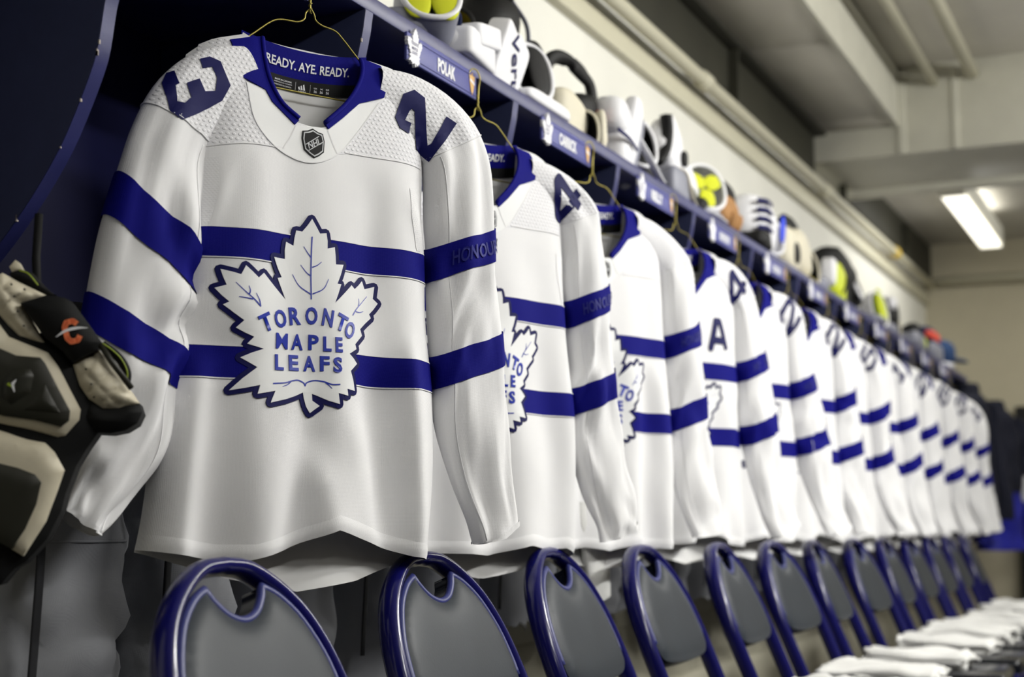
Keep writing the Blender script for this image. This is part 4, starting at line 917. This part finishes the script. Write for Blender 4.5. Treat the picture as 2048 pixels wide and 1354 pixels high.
g = gear('shin_guard', 'white and grey shin guard, open side black, past the black neck loop', 'shin guard', -1.37, 3.57)
sell('outer_shell', (.075, .0, .09), (.025, .035, .115), GW, g, (-14, 6, 0), .6); sell('outer_shell', (.065, .045, .065), (.022, .03, .11), GG, g, (-18, 6, 0), .6); cup(g, (.035, .14, .10), (.062, .075, .105), (76, 0, 62), GB, GB, GW, 0, None, .25)
sell('calf_wrap', (.03, .18, .045), (.05, .05, .045), GB, g, (0, 0, 0), .6); strap(g, [(.08, .06, .10), (.1, .1, .05), (.105, .16, .012), (.1, .2, .01)], .011, GW)
g = gear('chest_pad', 'white chest pad with black curved edges standing above the third name plate', 'chest pad', -1.38, 4.07)
sell('chest_plate', (.02, .0, .165), (.04, .10, .085), GW, g, (-38, 0, 6), .6, .06, 8); sell('rib_plate', (.03, .13, .075), (.04, .09, .07), GW, g, (-30, 0, 6), .6, .05, 9)
strap(g, [(.04, -.135, .11), (.05, -.1, .15), (.05, -.075, .21), (.05, -.085, .26)], .019, GB, 'edge_roll', (1, 0, 0), .7); strap(g, [(.05, -.085, .26), (.03, -.03, .262), (.02, .04, .24)], .010, GB, 'edge_roll')
sell('buckle', (.066, .035, .155), (.008, .018, .024), GB, g, (0, 0, 0), .7); sell('arm_guard', (.045, -.08, .05), (.05, .08, .05), GG, g, (0, 0, 0), .5, .08, 3); sell('arm_guard', (.045, .05, .035), (.05, .09, .035), GB, g, (0, 0, 0), .6, .1, 5); sell('arm_guard', (.06, .16, .03), (.04, .06, .03), GB, g, (0, 0, 0), .7, .1, 6)
strap(g, [(.08, -.1, .1), (.095, -.05, .09), (.1, -.01, .03), (.098, .03, .012)], .008, GC)
strap(g, [(.112, .1, .008), (.114, .2, .01), (.112, .28, .008)], .012, GW, 'stick_tape')
g = gear('shin_guard', 'white shin guard with three bright yellow lining lobes', 'shin guard', -1.36, 4.24)
cup(g, (.04, .03, .09), (.07, .085, .085), (70, 0, 50), GW, GW, GW, 3, GY, .35); sell('base_wing', (.04, .05, .02), (.05, .11, .02), GG, g, (0, 0, 0), .6)
g = gear('hockey_glove', 'tan palmed hockey glove with a black cuff', 'glove', -1.34, 4.46)
sell('palm', (.035, .0, .055), (.04, .075, .055), GBR, g, (-10, 0, 0), .7, .06, 2); sell('cuff', (.0, -.01, .125), (.06, .10, .026), GB, g, (-6, 0, 0), .6, .08, 3); strap(g, [(.02, .06, .13), (.03, .085, .15), (.03, .1, .13)], .01, GB)
for q in range(3): sell('finger', (.07, -.03 + .03 * q, .03), (.016, .015, .03), GBR, g, (0, 20, 0), .8)
g = gear('helmet', 'white helmet with navy stripes and a bright blue oval', 'helmet', -1.36, 4.86)
hs = sell('helmet_shell', (.02, .03, .095), (.085, .15, .10), GW, g, (-10, 0, 0), .8, .02, 4); cup(g, (.05, .15, .08), (.06, .07, .085), (78, 0, 62), GW, GW, GW, 0, None, .2)
sell('side_oval', (.112, .12, .10), (.008, .022, .052), GBLU, g, (-16, 0, 0), .9, label='bright blue oval')
for q in range(4): strap(g, [(.088, -.11 + .0, .07 + .03 * q), (.105, -.05, .075 + .03 * q), (.108, .0, .07 + .03 * q)], .008, BLUED, 'stripe', (0, 0, 1), .3)
sell('chin_pad', (.06, -.08, .03), (.05, .08, .03), GB, g, (0, 0, 0), .6, .1, 3)
g = gear('shoulder_pads', 'cream and black shoulder pads with a black strap arch, mid row', 'shoulder pads', -1.38, 5.45)
sell('shoulder_cap', (.04, -.16, .085), (.06, .10, .085), GC, g, (0, 0, 0), .6, .05, 3); sell('shoulder_cap', (.04, .05, .095), (.06, .12, .08), GC, g, (-10, 0, 0), .6, .05, 5); strap(g, [(.03, -.12, .17), (.03, -.05, .215), (.03, .08, .215), (.03, .18, .17), (.05, .24, .08)], .03, GB, 'neck_loop', (0, 1, 0), .6)
sell('elbow_hole', (.1, -.15, .075), (.012, .045, .04), GB, g, (0, 0, 0), .9); cup(g, (.04, .25, .08), (.05, .075, .075), (80, 0, 62), GB, GB, GC, 0, None, .25); sell('belly_band', (.07, .1, .012), (.035, .12, .012), GO, g, (0, 0, 0), .6); sell('arm_guard', (.05, .36, .035), (.05, .06, .035), GG, g, (0, 0, 0), .6)
g = gear('shin_guard', 'lime yellow shin guard leaning before the black bag', 'shin guard', -1.32, 6.0); sell('outer_shell', (.03, .0, .06), (.03, .09, .085), GLM, g, (-14, 0, 0), .6, .05, 3); sell('outer_shell', (.02, -.08, .1), (.03, .05, .06), GW, g, (0, 0, 0), .6, .05, 3); strap(g, [(.062, -.04, .02), (.064, .03, .06), (.06, .06, .1)], .008, GB)
g = gear('equipment_bag', 'big black equipment bag slumped on the shelf', 'bag', -1.42, 6.42); sell('bag_body', (.0, -.05, .12), (.10, .2, .12), GB, g, (-8, 0, 0), .7, .12, 4); sell('bag_flap', (.02, .13, .14), (.09, .14, .09), GB, g, (0, 0, 0), .7, .12, 6); strap(g, [(.06, -.2, .2), (.06, -.12, .27), (.06, .02, .25)], .02, GB, 'handle'); strap(g, [(.115, .03, .13), (.12, .1, .1), (.118, .16, .09)], .014, GW, 'strip', (0, 0, 1), .4)
g = gear('shin_guard', 'pale shin guard with a lime lobe, just past the black bag', 'shin guard', -1.33, 6.87); cup(g, (.03, .0, .07), (.055, .09, .07), (76, 0, 60), GW, GLM, GW, 1, GLM, .3); sell('base_wing', (.03, -.05, .02), (.05, .13, .02), GG, g, (0, 0, 0), .6)
g = gear('helmet', 'black helmet with a white patch, near the far end of the shelf', 'helmet', -1.38, 7.36); sell('helmet_shell', (.0, .0, .12), (.09, .14, .09), GB, g, (0, 0, 0), .8, .06, 2); sell('front_patch', (.075, -.06, .165), (.025, .04, .035), GW, g, (0, 0, 0), .8); cup(g, (.03, .16, .08), (.05, .07, .07), (80, 0, 62), GB, GB, GC, 0, None, .25); sell('ear_guard', (.05, -.05, .035), (.045, .12, .035), GG, g, (0, 0, 0), .6)
g = gear('elbow_pad', 'small grey elbow pad with a lime spot near the shelf end', 'elbow pad', -1.34, 7.9); sell('pad_body', (.02, .0, .045), (.055, .2, .045), GG, g, (0, 0, 0), .6, .1, 3); sell('lime_cap', (.05, .14, .05), (.03, .05, .04), GLM, g, (0, 0, 0), .8); sell('pad_wing', (.0, .1, .1), (.05, .08, .05), GB, g, (0, 0, 0), .7, .1, 4)
g = gear('duffel_bag', 'navy bag with a red strip at the far end of the shelf', 'bag', -1.38, 8.52); sell('bag_body', (.0, .0, .10), (.10, .24, .10), GNV, g, (0, 0, 0), .7, .06, 3); sell('red_strip', (.085, -.05, .135), (.025, .16, .026), GRED, g, (0, 0, 0), .5); sell('front_pocket', (.09, -.03, .05), (.03, .18, .05), GG, g, (0, 0, 0), .5)
g = gear('cap', 'faded blue cap stacked at the far shelf corner', 'cap', -1.36, 9.05); sell('crown', (.0, .0, .10), (.10, .12, .09), GDEN, g, (0, 0, 0), .9, .05, 3); sell('brim', (.09, .05, .07), (.08, .09, .012), GDEN, g, (0, 12, 0), .8); sell('band', (0, 0, .03), (.10, .12, .03), GW, g, (0, 0, 0), .9)

# ------------------------------------------------------------------ coats at the far end, dark locker door
COAT = mat('dark_navy_coat', (14, 17, 34), .8, .3, bump=('noise', 20, .4, .01)); COATB = mat('royal_blue_coat', (24, 30, 150), .6, .4, bump=('noise', 20, .3, .01))
def make_coat(label, loc, yaw, m, mlow, L, band=None, seed=1):
    t = thing('coat', label, 'coat', loc, R(yaw), 'coats at the end of the row'); w = Wob(seed, 1.4)
    def tb(path, nm, mm):
        Q = smooth_path(path, 26); ph = np.linspace(0, 2 * math.pi, 22, endpoint=False)
        V = [np.stack([u + ra * np.cos(ph) * (1 + .06 * w(z * 3 + 0 * ph, np.cos(ph))), -n + rb * np.sin(ph) * (1 + .15 * w(z * 2 + 0 * ph, np.sin(ph) + 2)), z + 0 * ph], -1) for (u, z, n, ra, rb) in Q]
        return obj(nm, np.vstack(V), grid_faces(26, 22, True), mm, t)
    tb([(0, -.01, 0, .05, .04), (0, -.05, 0, .14, .07), (0, -.12, 0, .2, .09), (0, -.3, 0, .2, .1), (0, -.5, 0, .21, .1), (0, -L, 0, .22, .1)], 'body', m)
    tb([(0, -L * .62, .0, .205, .106), (0, -L * .8, .0, .218, .108), (0, -L - .02, .0, .225, .108)], 'lower_panel', mlow)
    for s in (-1, 1):
        a = tb([(s * .15, -.07, 0, .05, .05), (s * .22, -.12, .01, .07, .06), (s * .27, -.3, .02, .07, .06), (s * .29, -.5, .03, .066, .055), (s * .3, -L * .95, .04, .055, .05)], 'sleeve', m)
        tb([(s * .283, -.44, .026, .07, .06), (s * .29, -.56, .03, .068, .058), (s * .295, -.6, .033, .067, .058)], 'sleeve_band', band or m); tb([(s * .294, -.6, .032, .068, .06), (s * .3, -L * .97, .04, .06, .055)], 'sleeve_end', mlow)
    tb([(0, .03, .0, .06, .05), (0, .0, .0, .075, .06), (0, -.05, .0, .07, .055)], 'collar', m)
    return t
make_coat('dark navy coat hanging past the last jersey', (-1.22, 9.22, 1.72), 68, COAT, COAT, .8, None, 4)
make_coat('navy coat with white and royal blue sleeve bands in the far corner', (-1.13, 9.80, 1.66), 66, COAT, COATB, .88, mat('white_band', (225, 225, 230), .8), 7)
r = MB().box(WX, -1.3, 9.55, 10.35, 1.70, 1.72).build('coat_rail', STEELSHADEM, bevel=.004); tag(r, 'dark rail carrying the coats in the far corner', 'rail')
d = MB().box(-1.11, -.6, 10.72, FY - .002, .0, 1.72).build('dark_cabinet', GB, bevel=.01); tag(d, 'black cabinet against the far wall at the right edge', 'cabinet')
